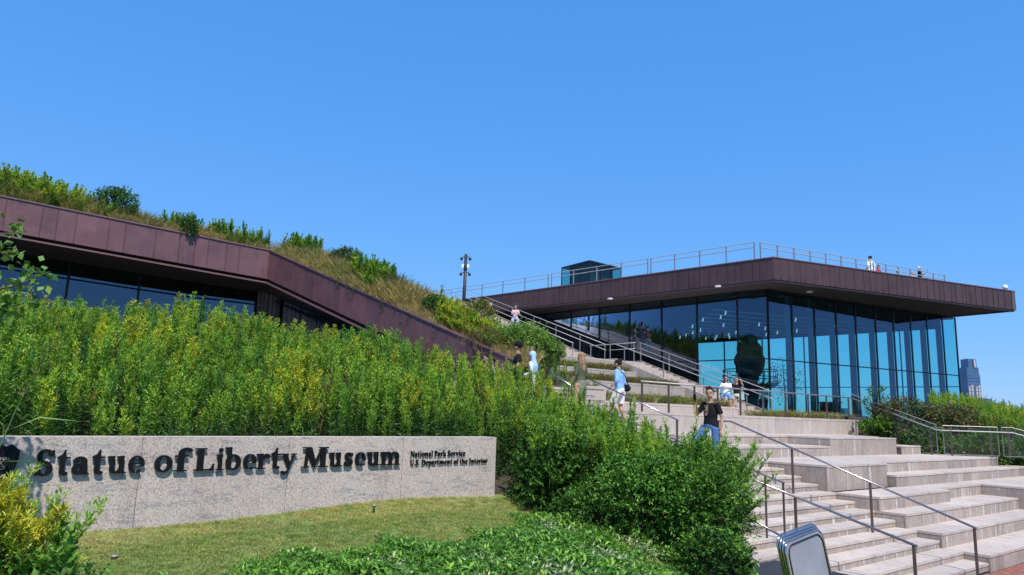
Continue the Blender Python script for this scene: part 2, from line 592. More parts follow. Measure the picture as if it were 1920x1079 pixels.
# seating blocks to the right of it
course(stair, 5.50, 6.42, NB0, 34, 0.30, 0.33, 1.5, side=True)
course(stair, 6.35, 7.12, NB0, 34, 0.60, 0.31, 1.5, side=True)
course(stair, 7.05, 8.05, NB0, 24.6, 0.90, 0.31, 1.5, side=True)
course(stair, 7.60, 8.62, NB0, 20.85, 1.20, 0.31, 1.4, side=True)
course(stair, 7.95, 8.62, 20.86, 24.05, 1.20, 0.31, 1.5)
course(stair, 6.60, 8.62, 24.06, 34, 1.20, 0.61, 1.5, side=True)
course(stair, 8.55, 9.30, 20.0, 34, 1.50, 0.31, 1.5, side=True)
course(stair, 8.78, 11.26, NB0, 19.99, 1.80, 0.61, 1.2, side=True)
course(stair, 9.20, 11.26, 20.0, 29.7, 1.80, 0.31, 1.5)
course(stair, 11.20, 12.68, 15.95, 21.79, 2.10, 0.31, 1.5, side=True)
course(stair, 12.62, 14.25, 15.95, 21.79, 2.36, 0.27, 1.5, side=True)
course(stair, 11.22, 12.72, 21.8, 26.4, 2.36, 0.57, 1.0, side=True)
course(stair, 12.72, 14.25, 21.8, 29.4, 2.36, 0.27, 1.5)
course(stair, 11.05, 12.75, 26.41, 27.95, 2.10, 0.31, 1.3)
# upper flight on the left
for k in range(13, 25):
    z = 0.15 * k
    a0 = 11.2 + 0.435 * (k - 13)
    course(stair, a0, a0 + 0.447, 10.3, 15.88, z, 0.15, 1.4)
# granite kerb that holds the planted bank back
kerb = tag(empty('kerb_wall', AB(5.6, 10.16, 0)), 'low granite wall holding the planted bank beside the steps', 'wall')
for k in range(12):
    a0, a1 = 5.3 + k * 0.95, 5.3 + (k + 1) * 0.95 - 0.006
    rel(MB().abox(a0, a1, 10.135, 10.195, -0.1, max(0.1, min(G(a0, 10.0), G(a1, 10)) + 0.06)).build('stone', M['planter_granite']), kerb)

# terrace wall with coping
def stone_wall(name, label, a0, b0, b1, z0, z1, length, depth=0.35, cap=0.0, left_end=False):
    w = tag(empty(name, AB(a0, (b0 + b1) / 2, z0)), label, 'wall')
    rel(MB().abox(a0 + 0.05, a0 + depth, b0 + 0.01, b1 - 0.01, z0, z1 - 0.07).build('core', M['granite_core']), w)
    n = max(1, int(round((b1 - b0) / length)))
    cuts = [b0 + (b1 - b0) * k / n + (rs.uniform(-0.1, 0.1) * length if 0 < k < n else 0) for k in range(n + 1)]
    for k in range(n):
        rel(MB().abox(a0, a0 + 0.06, cuts[k] + 0.003, cuts[k + 1] - 0.003, z0, z1 - 0.083).build('stone_panel', M['planter_granite']), w)
        rel(MB().abox(a0 - 0.008, a0 + depth + 0.02, cuts[k] + 0.003, cuts[k + 1] - 0.003, z1 - 0.078, z1).build('coping_stone', M['granite']), w)
    if left_end:
        rel(MB().abox(a0 + 0.065, a0 + depth, b0, b0 + 0.05, z0, z1 - 0.083).build('end_stone', M['planter_granite']), w)
    return w


stone_wall('terrace_wall', 'long granite wall below the terrace railing with the two women above', 14.2, 15.95, 31.3, 2.1, 2.96, 0.95, left_end=True)
stone_wall('planter_wall', 'lowest granite planter wall directly above the terrace edge', 17.2, 16.5, 25.9, 2.6, 3.32, 1.9)
stone_wall('planter_wall', 'granite planter wall second from the bottom behind a strip of grasses', 19.8, 16.6, 25.85, 2.9, 4.17, 1.8)
stone_wall('planter_wall', 'third granite planter wall, behind the man in the pale blue shirt', 22.6, 16.6, 25.85, 3.6, 4.88, 2.0)
stone_wall('planter_wall', 'topmost granite planter wall holding up the stair landing', 23.95, 16.6, 25.85, 4.2, 5.50, 2.2, depth=3.2)
for a0, a1, b0, z in ((17.5, 19.8, 16.6, 3.22), (20.1, 22.6, 16.7, 4.02), (22.9, 23.95, 16.7, 4.74)):
    tag(MB().abox(a0, a1, b0, 25.8, z - 0.7, z).build('planter_soil', M['soil']), kind='structure')
tag(MB().abox(14.50, 17.22, 15.95, 26.0, 2.3, 2.945).build('terrace_floor', M['granite']), kind='structure')
tag(MB().abox(14.52, 34, 26.0, 33, 2.2, 2.93).build('terrace_floor', M['granite']), kind='structure')
tag(MB().abox(14.54, 20, 33.0, 50, 2.2, 2.925).build('terrace_floor', M['granite']), kind='structure')

tag(MB().abox(16.02, 16.2, 15.86, 16.85, 2.3, 3.72).build('end_wall', M['planter_granite']), 'short granite end wall where the upper left steps meet the planters', 'wall')

# side stairs along the glass wall
SB0, SB1 = 26.02, 27.70
side = tag(empty('side_staircase', AB(16.8, 26.8, 2.9)), 'narrow flight of pale granite steps rising beside the glass wall', 'staircase')
for k in range(1, 18):
    a0 = 16.7 + 0.435 * (k - 1)
    rel(MB().abox(a0, 24.0, SB0 + .002 * (k % 2), SB1, 2.96 + 0.149 * (k - 1) - (0.06 if k == 1 else 0), 2.96 + 0.149 * k).build('step', M['planter_granite']), side)
rel(MB().abox(24.0, 26.6, SB0, SB1, 3.0, 5.49).build('landing', M['granite']), side)
for k in range(1, 34):
    a0 = 26.6 + 0.435 * (k - 1)
    rel(MB().abox(a0, 41.0, SB0 + .002 * (k % 2), SB1, 5.49 + 0.15 * (k - 1), 5.49 + 0.15 * k).build('step', M['planter_granite']), side)
for (b0, b1, mt, lift) in ((25.9, 26.0, M['granite'], 0.10), (27.72, 27.85, M['concrete_dark'], 0.12)):
    for (a0, z0, a1, z1) in ((16.6, 2.96, 24.0, 5.49), (24.0, 5.49, 26.5, 5.49), (26.5, 5.49, 40.5, 10.4)):
        zb0 = zb1 = 2.6
        p = [AB(a0, b0, zb0), AB(a0, b1, zb0), AB(a1, b1, zb1), AB(a1, b0, zb1), AB(a0, b0, z0 + lift), AB(a0, b1, z0 + lift), AB(a1, b1, z1 + lift), AB(a1, b0, z1 + lift)]
        rel(MB().hexa(p).build('stringer', mt), side)
# the wide upper flight between the planted roof and the side stairs
upper = tag(empty('upper_staircase', AB(27.2, 21, 5.5)), 'wide upper steps leading to the roof, mostly hidden by roof plants', 'staircase')
for k in range(1, 30):
    a0 = 27.15 + 0.435 * (k - 1)
    rel(MB().abox(a0, a0 + 0.5, 16.8, 25.88, 5.5 + 0.15 * (k - 1) - 0.4, 5.5 + 0.15 * k).build('step', M['granite']), upper)

# dark granite seat at the bottom left of the steps
seat = tag(empty('dark_granite_bench', AB(5.4, 9.2, 0.4)), 'low black granite slab bench beside the bush at the foot of the steps', 'bench')
for k, b0 in enumerate((7.0, 8.05, 9.1)):
    rel(MB().abox(4.9, 6.15, b0, b0 + 1.043, 0.68, 0.76).build('top_slab', M['dark_granite']), seat)
rel(MB().abox(4.98, 6.1, 7.05, 10.1, 0.0, 0.677).build('base', M['dark_granite']), seat)

# ------------------------------------------------------------------ railings
def path_ab(pts): return [AB(*p) for p in pts]


def railing(name, label, top, posts, mat_rail, mat_post, rail_r=0.021, guard=None, post_w=0.05, post_t=0.018, foot=0.9, cat='handrail', group=None, mesh=None):
    """top: list of (a, b, z); posts: list of (a, b, ztop, zfoot)"""
    w = tag(empty(name, AB(top[0][0], top[0][1], top[0][2] - foot)), label, cat, group)
    rel(MB().tube(path_ab(top), rail_r, 8).build('top_rail', mat_rail, smooth=True), w)
    if guard:
        rel(MB().tube(path_ab(guard), rail_r * 0.9, 8).build('lower_rail', mat_rail, smooth=True), w)
    for p in posts:
        q0, q1 = AB(p[0], p[1], p[3]), AB(p[0], p[1], p[2])
        rel(MB().bar(q0, q1, post_t, post_w, up=A).build('post', mat_post), w)
    return w


def stepz(a):
    if a < 11.2: return 0.15 * max(0, min(12, math.floor((a - 5.54) / 0.435) + 1))
    return 1.8 + 0.15 * (math.floor((a - 11.2) / 0.435) + 1)


def srail(a): return 0.95 + 0.345 * (a - 5.25)     # rail height along the lower flight


# main centre rail
railing('handrail', 'dark steel handrail nearest the seating blocks, running down to the brick paving',
        [(10.95, 15.5, 2.76), (10.50, 15.5, 2.76), (5.25, 15.5, 0.95)],
        [(a_, 15.5, min(2.76, srail(a_)) - 0.02, stepz(a_)) for a_ in (10.86, 8.90, 7.17, 5.29)], M['rail_near'], M['bronze'], 0.022)
# left rail pair of the lower flight
P0, P1 = (5.13, 12.6, 0.90), (10.47, 10.95, 2.74)
def lr(t, dz=0): return (P0[0] + (P1[0] - P0[0]) * t, P0[1] + (P1[1] - P0[1]) * t, P0[2] + (P1[2] - P0[2]) * t + dz)
railing('handrail', 'bright steel handrail passing in front of the stacked sign boards', [lr(0), lr(1.05)],
        [(lr(t)[0], lr(t)[1], lr(t)[2], stepz(lr(t)[0])) for t in (0.01, 0.33)], M['rail_near'], M['bronze'], 0.022)
railing('guard_rail', 'thin steel guard with two close posts ending half way down the lower flight', [lr(0.36, 0.16), lr(1.05, 0.16)],
        [(lr(t)[0], lr(t)[1], lr(t)[2] + 0.16, stepz(lr(t)[0])) for t in (0.365, 0.42, 0.72)], M['rail_near'], M['bronze'], 0.015, post_w=0.035)
railing('handrail', 'short low handrail emerging from the bush above the black bench', [(6.06, 10.35, 1.05), (7.6, 10.35, 1.58)],
        [(6.1, 10.35, 1.05, 0.3), (7.5, 10.35, 1.55, 0.75)], M['rail_near'], M['bronze'], 0.018)
# centre rail of the upper flight
railing('handrail', 'handrail beside the man in the pale blue shirt with a post on the landing',
        [(10.54, 13.5, 2.75), (13.48, 13.5, 3.76), (13.95, 13.5, 3.76)],
        [(a_, 13.5, 2.75 + 0.343 * (a_ - 10.54), stepz(a_)) for a_ in (10.58, 12.0)] + [(13.9, 13.5, 3.75, 2.7)], M['rail_near'], M['bronze'], 0.020)
railing('handrail', 'handrail behind the woman in the pale blue headscarf', [(13.2, 12.6, 3.53), (16.2, 13.4, 4.55)],
        [(13.3, 12.62, 3.55, 2.7), (14.8, 13.0, 4.06, 3.2), (16.1, 13.35, 4.5, 3.5)], M['rail_near'], M['bronze'], 0.020)
# terrace railing on top of the wall
tb = [16.6, 17.85, 19.15, 20.4, 21.7, 23.1, 24.6, 26.2, 27.6]
railing('terrace_railing', 'long level railing along the granite terrace wall in front of the glass', [(14.3, 16.55, 3.86), (14.3, 29.6, 3.86)],
        [(14.3, b_, 3.84, 2.95) for b_ in tb + [29.4]], M['steel'], M['bronze'], 0.024, cat='railing', post_w=0.06, post_t=0.03)
# side stair rails
def sz(a):                                              # floor of the side stairs
    return lerp(a, [16.7, 24.0, 26.6, 41.0], [2.96, 5.49, 5.49, 10.5])


def line_sz(b, h, a0, a1):
    ks = [a0] + [x for x in (16.9, 24.2, 26.4) if a0 < x < a1] + [a1]
    return [(x, b, sz(x) + h) for x in ks]


railing('stair_railing', 'single steel handrail on the open side of the narrow stairs, lower part', line_sz(26.1, 0.84, 16.8, 26.0),
        [(a_, 26.1, sz(a_) + 0.83, sz(a_)) for a_ in (16.9, 19.0, 21.2, 23.6, 25.9)], M['steel_white'], M['steel'], 0.021, cat='railing')
railing('stair_railing', 'single steel handrail of the narrow stairs, upper part below the crowned woman', line_sz(26.1, 0.84, 27.2, 39.5),
        [(a_, 26.1, sz(a_) + 0.83, sz(a_)) for a_ in (27.25, 29.4, 31.8, 34.2, 36.6, 39.0)], M['steel_white'], M['steel'], 0.021, cat='railing')
for (a0, a1, lab, ps) in ((16.7, 24.1, 'double steel guard between the stairs and the glass, lower run', (16.8, 18.6, 20.4, 22.2, 24.0)),
                          (24.35, 26.2, 'short level steel guard on the stair landing by the glass', (24.45, 26.1)),
                          (26.4, 40.0, 'double steel guard between the stairs and the glass, upper run', (26.5, 28.4, 30.4, 32.4, 34.4, 36.6))):
    railing('stair_guard', lab, line_sz(27.76, 1.06, a0, a1), [(a_, 27.76, sz(a_) + 1.05, sz(a_)) for a_ in ps], M['steel_white'], M['steel'], 0.019,
            guard=line_sz(27.76, 0.76, a0, a1), cat='railing')

# mesh guard down the right side of the seating
def mesh_guard(label, tops, bottoms, posts, group=None):
    w = tag(empty('mesh_guard', AB(tops[0][0], tops[0][1], bottoms[0][2])), label, 'railing', group)
    rel(MB().tube(path_ab(tops), 0.012, 6).build('top_rail', M['steel_white']), w)
    fr = MB()
    for i in range(len(bottoms) - 1):
        fr.bar(AB(*bottoms[i]), AB(*bottoms[i + 1]), 0.02, 0.028)
    fr.bar(AB(*tops[0]), AB(*bottoms[0]), 0.02, 0.026, up=A)
    fr.bar(AB(*tops[-1]), AB(*bottoms[-1]), 0.02, 0.026, up=A)
    rel(fr.build('frame', M['steel_dull']), w)
    for p in posts:
        rel(MB().bar(AB(*p[0]), AB(*p[1]), 0.02, 0.055, up=A).build('post', M['bronze']), w)
    # woven wire: two families of diagonal wires between the bottom and top lines
    wires = MB()
    def seglen(P): return [0] + list(np.cumsum([math.hypot(P[i + 1][0] - P[i][0], P[i + 1][1] - P[i][1]) for i in range(len(P) - 1)]))
    sl, bl = seglen(tops), seglen(bottoms)
    T = sl[-1]
    def top_at(s): return np.array([np.interp(s, sl, [p[k] for p in tops]) for k in range(3)])
    def bot_at(s): return np.array([np.interp(s * bl[-1] / T, bl, [p[k] for p in bottoms]) for k in range(3)])
    s = -1.0
    while s < T + 1.0:
        for sg in (1, -1):
            s0, s1 = s, s + sg * 1.1
            t0, t1 = 0.0, 1.0
            lo, hi = (s0, s1) if s0 < s1 else (s1, s0)
            if hi < 0 or lo > T: continue
            f0 = (max(0, min(T, s0)) - s0) / (s1 - s0) if not 0 <= s0 <= T else 0.0
            f1 = (max(0, min(T, s1)) - s0) / (s1 - s0) if not 0 <= s1 <= T else 1.0
            pa = [bot_at(s0 + (s1 - s0) * f) * (1 - f) + (top_at(s0 + (s1 - s0) * f) - np.array([0, 0, .05])) * f for f in (f0, f1)]
            p, q = AB(*pa[0]), AB(*pa[1])
            if (p - q).length > 0.05: wires.bar(p, q, 0.0028, 0.0028)
        s += 0.085
    o = rel(wires.build('wire_mesh', M['mesh']), w)
    tag(o, kind='stuff')
    return w


mesh_guard('wire mesh guard stepping down beside the upper seating blocks',
           [(14.4, 29.9, 4.02), (10.5, 27.95, 2.86)], [(14.4, 29.9, 2.9), (13.2, 29.2, 2.62), (12.4, 28.7, 2.4), (12.4, 28.7, 2.15), (11.2, 28.1, 2.15), (11.2, 28.1, 1.86), (10.5, 27.95, 1.86)],
           [((13.0, 29.1, 3.5), (13.0, 29.1, 2.4)), ((10.72, 28.0, 2.8), (10.72, 28.0, 1.8))])
mesh_guard('short level wire mesh guard panel between two gaps beside the landing',
           [(10.3, 28.0, 2.84), (8.95, 29.05, 2.84)], [(10.3, 28.0, 1.86), (8.95, 29.05, 1.86)],
           [((10.1, 28.1, 2.8), (10.1, 28.1, 1.8)), ((9.15, 28.95, 2.8), (9.15, 28.95, 1.8))])
mesh_guard('wire mesh guard running off at the right edge below the bright goldenrod',
           [(8.85, 29.15, 2.84), (8.6, 29.4, 2.84), (5.2, 31.6, 1.70)], [(8.85, 29.15, 1.86), (8.25, 29.6, 1.86), (8.25, 29.6, 1.55), (5.2, 31.6, 0.75)],
           [((8.7, 29.28, 2.8), (8.7, 29.28, 1.8)), ((6.8, 30.55, 2.2), (6.8, 30.55, 1.2))])
hr = tag(empty('handrail', AB(10.5, 27.95, 1.8)), 'long continuous steel handrail along the mesh guards right of the steps', 'handrail')
rel(MB().tube(path_ab([(14.4, 29.86, 3.85), (10.5, 27.90, 2.69), (10.3, 27.95, 2.67), (8.95, 29.0, 2.67), (8.6, 29.35, 2.67), (5.2, 31.55, 1.53)]), 0.020, 8).build('rail', M['steel_white'], smooth=True), hr)
for (a_, b_, z_) in ((10.72, 27.98, 2.75), (10.1, 28.08, 2.67), (9.15, 28.9, 2.67), (8.7, 29.22, 2.67)):
    rel(MB().bar(AB(a_, b_ - .03, z_ - .01), AB(a_, b_ + .02, z_ - .06), .012, .012).build('bracket', M['steel_dull']), hr)
#PART3
# ------------------------------------------------------------------ museum, right wing
museum = tag(empty('museum_building', (13, 36, 3.0)), 'low modern museum with brown metal roof band, tall blue glass walls and planted roof', 'museum')
ROOF, FB = 10.5, 9.4
Lf, Cf, Rf, Qf = Vector((-5.2, 50.9, 0)), Vector((12.40, 33.03, 0)), Vector((28.55, 39.67, 0)), Vector((15.8, 60.5, 0))
Uf = Vector((-6.0, 62.0, 0))
poly = [Cf, Rf, Qf, Uf, Lf]
rel(MB().prism([(p.x, p.y) for p in poly], FB + 0.12, ROOF - 0.05).build('roof_slab', M['roof']), museum)


def inset(P, k):
    c = sum((Vector(p) for p in P), Vector((0, 0, 0))) / len(P)
    return [(p + (c - p).normalized() * k) for p in P]


rel(MB().prism([(p.x, p.y) for p in inset(poly, 0.25)], FB, FB + 0.115).build('soffit', M['soffit']), museum)
rp = random.Random(5)


def cladding(parent, p, q, zt0, zt1, zb0, zb1, wmin, wmax, mat, lipmat, thick=0.05, out=None, name='roof_band'):
    """metal panels along the run p -> q (outward normal on the right of p -> q)"""
    p, q = Vector(p), Vector(q)
    d = (q - p); L = d.length; d.normalize()
    n = Vector((d.y, -d.x, 0))
    core = MB()
    def P(s, off, z): return tuple((p + d * s - n * off)[:2]) + (z,)
    zt = lambda s: zt0 + (zt1 - zt0) * s / L
    zb = lambda s: zb0 + (zb1 - zb0) * s / L
    core.hexa([P(0, thick, zb(0)), P(L, thick, zb(L)), P(L, 0.35, zb(L)), P(0, 0.35, zb(0)), P(0, thick, zt(0) - .01), P(L, thick, zt(L) - .01), P(L, 0.35, zt(L) - .01), P(0, 0.35, zt(0) - .01)])
    band = rel(core.build(name, M['granite_core']), parent)
    s = 0.0
    while s < L - 0.01:
        w = min(rp.uniform(wmin, wmax), L - s)
        if L - s - w < wmin * 0.6: w = L - s
        e, t = s + 0.006, s + w - 0.006
        o = rp.uniform(0, 0.006)
        pm = MB().hexa([P(e, -o, zb(e)), P(t, -o, zb(t)), P(t, thick - .004, zb(t)), P(e, thick - .004, zb(e)), P(e, -o, zt(e) - .03), P(t, -o, zt(t) - .03), P(t, thick - .004, zt(t) - .03), P(e, thick - .004, zt(e) - .03)])
        # standing seam on the left edge of each panel
        pm.hexa([P(e - .003, -0.028, zb(e)), P(e + .010, -0.028, zb(e)), P(e + .010, -o + .002, zb(e)), P(e - .003, -o + .002, zb(e)),
                 P(e - .003, -0.028, zt(e) - .03), P(e + .010, -0.028, zt(e) - .03), P(e + .010, -o + .002, zt(e) - .03), P(e - .003, -o + .002, zt(e) - .03)])
        t_ = pm.build('metal_panel', mat)
        t_.parent = band
        s += w
    cap = MB().hexa([P(0, -0.04, zt(0) - .028), P(L, -0.04, zt(L) - .028), P(L, 0.4, zt(L) - .028), P(0, 0.4, zt(0) - .028), P(0, -0.04, zt(0) + .02), P(L, -0.04, zt(L) + .02), P(L, 0.4, zt(L) + .02), P(0, 0.4, zt(0) + .02)])
    cap.build('coping', M['copper_lip']).parent = band
    return band


flat = lambda v: (v.x, v.y, 0)
cladding(museum, flat(Lf), flat(Cf), ROOF, ROOF, FB + 0.02, FB + 0.02, 0.30, 0.72, M['copper2'], None)
cladding(museum, flat(Cf), flat(Rf), ROOF, ROOF, FB + 0.02, FB + 0.02, 0.28, 0.62, M['copper2'], None)
cladding(museum, flat(Rf), flat(Qf), ROOF, ROOF, FB + 0.02, FB + 0.02, 0.6, 0.9, M['copper2'], None)
for p, q in ((Lf, Cf), (Cf, Rf), (Rf, Qf)):
    d = (q - p).normalized(); n = Vector((d.y, -d.x, 0))
    rel(MB().bar(p - n * 0.13 + d * 0.05 + Vector((0, 0, FB - 0.035)), q - n * 0.13 - d * 0.05 + Vector((0, 0, FB - 0.035)), 0.16, 0.06).build('drip_edge', M['copper_lip']), museum)

# glass walls
GL = [(12.93, 35.45), (11.75, 36.55), (10.12, 38.35), (8.56, 40.05), (7.03, 41.75), (5.45, 43.45), (3.86, 45.2), (2.30, 46.95), (0.7, 48.7), (-0.9, 50.4)]
GRt = [(12.93, 35.45), (14.48, 36.32), (15.99, 37.12), (17.50, 37.93), (18.93, 38.69), (20.42, 39.47), (21.83, 40.21), (23.23, 40.95), (24.60, 41.67), (25.96, 42.38), (27.12, 42.98)]
FAR = [(27.12, 42.98), (25.0, 45.4), (22.9, 47.8), (20.8, 50.2), (18.7, 52.6), (16.6, 55.0), (15.0, 56.8)]
ZF, ZT, TR = 3.0, FB - 0.01, 5.86


def window_wall(label_name, pts, mats, trans=(TR,), mul=0.06, fins=0.0, inward=None, sill=ZF):
    wall_ = rel(MB().add([], []).build(label_name, M['mullion']), museum)
    for z in list(trans) + [sill + 0.03, ZT - 0.04]:
        fr = MB()
        for i in range(len(pts) - 1):
            p, q = Vector((*pts[i], 0)), Vector((*pts[i + 1], 0))
            fr.bar(p + Vector((0, 0, z)), q + Vector((0, 0, z)), 0.05, 0.055)
        fr.build('transom', M['mullion']).parent = wall_
    for i, p in enumerate(pts):
        MB().bar((p[0], p[1], sill), (p[0], p[1], ZT), mul, mul + 0.06, up=B).build('mullion', M['mullion']).parent = wall_
        if fins and 0 < i < len(pts) - 1:
            iv = Vector(inward)
            c = Vector((p[0], p[1], 0)) + iv * (0.10 + fins / 2)
            a1, a2 = c - iv * fins / 2, c + iv * fins / 2
            sd = Vector((iv.y, -iv.x, 0)) * 0.02
            z0, z1 = Vector((0, 0, sill + 0.02)), Vector((0, 0, ZT - 0.05))
            MB().hexa([a1 - sd + z0, a1 + sd + z0, a2 + sd + z0, a2 - sd + z0, a1 - sd + z1, a1 + sd + z1, a2 + sd + z1, a2 - sd + z1]).build('glass_fin', M['fin']).parent = wall_
    zs = [sill + 0.03] + list(trans) + [ZT - 0.04]
    for i in range(len(pts) - 1):
        p, q = Vector((*pts[i], 0)), Vector((*pts[i + 1], 0))
        d = (q - p).normalized()
        for k in range(len(zs) - 1):
            a1, a2 = p + d * 0.03, q - d * 0.03
            z0, z1 = Vector((0, 0, zs[k] + 0.02)), Vector((0, 0, zs[k + 1] - 0.02))
            tw = rp.uniform(-0.0015, 0.0015)
            nn = Vector((d.y, -d.x, 0)) * tw
            o = MB().add([a1 + z0 + nn, a2 + z0, a2 + z1 - nn, a1 + z1], [(0, 1, 2, 3)]).build('pane', mats)
            o.parent = wall_
    return wall_


window_wall('glass_wall', GL, M['glass'])
window_wall('glass_wall', GRt, M['glass'], fins=0.34, inward=(-0.466, 0.885, 0))
window_wall('glass_wall', FAR, M['glass_far'], trans=(5.2,), mul=0.05)
# interior
ipoly = [(12.93, 35.6), (27.0, 43.0), (15.0, 56.8), (-2.0, 60.0), (-1.0, 50.6)]
rel(MB().prism(ipoly, ZF - 0.3, ZF + 0.012).build('gallery_floor', M['floor_in']), museum)
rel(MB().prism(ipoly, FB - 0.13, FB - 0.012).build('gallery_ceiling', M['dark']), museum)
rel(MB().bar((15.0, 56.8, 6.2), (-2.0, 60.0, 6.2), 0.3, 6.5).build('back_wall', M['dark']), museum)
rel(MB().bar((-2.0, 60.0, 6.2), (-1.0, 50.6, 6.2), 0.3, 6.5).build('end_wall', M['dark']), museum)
# dark bulkhead above the far window
rel(MB().bar((26.4, 43.6, 9.0), (15.0, 56.6, 9.0), 0.3, 0.5).build('bulkhead', M['dark']), museum)
for i in range(9):                                              # ceiling lighting tracks
    t = i / 8
    p = Vector((11.2 + 1.0 * t, 39.0 + 13 * t, 8.8)); q = Vector((24.5 - 7.5 * t, 44.0 + 8.5 * t, 8.8))
    tr = tag(empty('track_light', p), 'thin ceiling track with small white spotlights, track %s from the front glass corner' % ['first', 'second', 'third', 'fourth', 'fifth', 'sixth', 'seventh', 'eighth', 'ninth'][i], 'track light', 'lighting tracks in the gallery')
    rel(MB().bar(p, q, 0.05, 0.05).build('track', M['light_fixture']), tr)
    for k in range(3):
        c = p.lerp(q, 0.1 + 0.3 * k + rp.uniform(-.1, .1)) - Vector((0, 0, 0.14))
        rel(MB().tube([c + Vector((0, 0, .1)), c - Vector((0.05, 0.03, 0.1))], 0.04, 8).build('spotlight', M['lamp']), tr)
for x, y in ((10.3, 35.0), (5.6, 39.9), (15.2, 35.7)):
    tag(MB().tube([(x, y, FB - 0.005), (x, y, FB - 0.075)], 0.16, 12).build('soffit_light', M['light_fixture']), 'round white light under the roof overhang, %s' % ('second from the glass corner' if x == 5.6 else 'left of the glass corner' if x < 14 else 'just right of the glass corner'), 'light', 'lights under the overhang')

M['torch'] = plain('dark_patinated_metal', (0.06, 0.075, 0.095), 0.45, 0.3, 0.4, 2)
# torch on show inside the glass
torch = tag(empty('torch_sculpture', (14.35, 42.6, 3.0)), 'huge dark metal torch with spiky gallery standing behind the glass corner', 'sculpture')
mb = MB()
prof = [(0.6, 3.0), (0.62, 3.4), (0.5, 3.5), (0.42, 4.0), (0.48, 4.4), (0.8, 4.62), (1.25, 4.8), (1.32, 4.86), (1.30, 4.92), (0.8, 4.95)]
mb.tube([(14.35, 42.6, z) for r, z in prof], [r for r, z in prof], 20)
rel(mb.build('handle', M['torch'], smooth=True), torch)
mb = MB()
for (dx, dy, z, r, h) in ((0, 0, 5.3, .52, .5), (-.15, 0, 5.75, .66, .55), (.2, .1, 5.85, .60, .6), (-.3, 0, 6.3, .62, .6), (.35, 0, 6.35, .58, .55), (0, .1, 6.5, .8, .6), (-.2, 0, 7.0, .55, .6), (.3, .1, 7.0, .5, .5), (.1, 0, 7.5, .42, .6), (.2, 0, 8.0, .24, .5), (-.5, 0, 6.0, .34, .4), (.6, 0, 6.1, .30, .35)):
    mb.ball((14.35 + dx, 42.6 + dy, z), (r, r * .9, h), 16, 10)
rel(mb.build('flame', M['torch'], smooth=True), torch)
mb = MB()
for k in range(26):
    t = 2 * math.pi * k / 26
    c, s_ = math.cos(t), math.sin(t)
    b0 = Vector((14.35 + 1.2 * c, 42.6 + 1.2 * s_, 4.75)); tip = Vector((14.35 + 1.75 * c, 42.6 + 1.75 * s_, 5.15))
    sd = Vector((-s_, c, 0)) * 0.14
    mb.add([b0 - sd, b0 + sd, tip, (b0 + tip) / 2 + Vector((0, 0, -.12))], [(0, 1, 2), (0, 2, 3), (1, 3, 2), (0, 3, 1)])
rel(mb.build('spike_leaf_ring', M['torch']), torch)
mb = MB()
for z in (5.35, 5.75):
    mb.tube([(14.35 + 1.55 * math.cos(t), 42.6 + 1.55 * math.sin(t), z) for t in [2 * math.pi * k / 28 for k in range(29)]], 0.025, 5)
for k in range(14):
    t = 2 * math.pi * k / 14
    mb.tube([(14.35 + 1.55 * math.cos(t), 42.6 + 1.55 * math.sin(t), 4.9), (14.35 + 1.55 * math.cos(t), 42.6 + 1.55 * math.sin(t), 5.75)], 0.02, 5)
rel(mb.build('gallery_railing', M['dark2']), torch)
for (x, y, lab) in ((19.5, 43.6, 'dark display stand on the gallery floor near the glass fins'), (23.2, 44.6, 'dark display stand at the right end of the gallery'), (12.6, 40.2, 'low display case left of the torch')):
    d_ = tag(empty('display_stand', (x, y, 3.0)), lab, 'display')
    rel(MB().box(x - .5, x + .5, y - .3, y + .3, 3.015, 4.0).build('base', M['dark2']), d_)
    rel(MB().box(x - .6, x + .6, y - .4, y + .4, 4.0, 4.06).build('top', M['fin']), d_)

# ------------------------------------------------------------------ roof terrace
roofrail = [(-5.0, 52.4), (0.0, 46.95), (12.10, 34.55)]
def lin(p, q, n): return [(p[0] + (q[0] - p[0]) * k / n, p[1] + (q[1] - p[1]) * k / n) for k in range(n + 1)]
def roof_railing(label, pts, n):
    w = tag(empty('roof_railing', (pts[0][0], pts[0][1], ROOF)), label, 'railing', 'railings round the roof terrace')
    for nm, z, r in (('top_rail', 11.60, 0.022), ('middle_rail', 11.34, 0.024)):
        rel(MB().tube([(p[0], p[1], z) for p in pts], r, 6).build(nm, M['steel_white']), w)
    for p in lin(pts[0], pts[-1], n):
        rel(MB().bar((p[0], p[1], ROOF - 0.06), (p[0], p[1], 11.6), 0.05, 0.05).build('post', M['steel']), w)
    return w
roof_railing('roof railing left of the glass kiosk above the planted slope', [(-5.0, 52.05), (2.3, 44.6)], 5)
roof_railing('roof railing in front of the glass kiosk', [(2.5, 44.4), (7.6, 39.15)], 4)
roof_railing('roof railing running from the kiosk to the roof corner', [(7.75, 39.0), (12.05, 34.62)], 4)
roof_railing('roof railing from the corner towards the man in white', [(12.35, 34.6), (19.6, 38.05)], 7)
roof_railing('roof railing behind the seated visitors near the roof tip', [(19.8, 38.15), (25.5, 41.1)], 6)
kiosk = tag(empty('glass_kiosk', (4.93, 44.6, ROOF)), 'small dark glass box with flat roof standing on the roof terrace', 'kiosk')
kp = [(3.31, 47.17), (4.93, 44.62), (7.29, 46.72), (5.7, 49.2)]
kc = (5.3, 46.9)
kin = [(p[0] + (kc[0] - p[0]) * 0.28, p[1] + (kc[1] - p[1]) * 0.28) for p in kp]
rel(MB().prism([kp[0], kp[1], kp[2], kp[3]], 12.52, 12.62).build('roof', M['mullion']), kiosk)
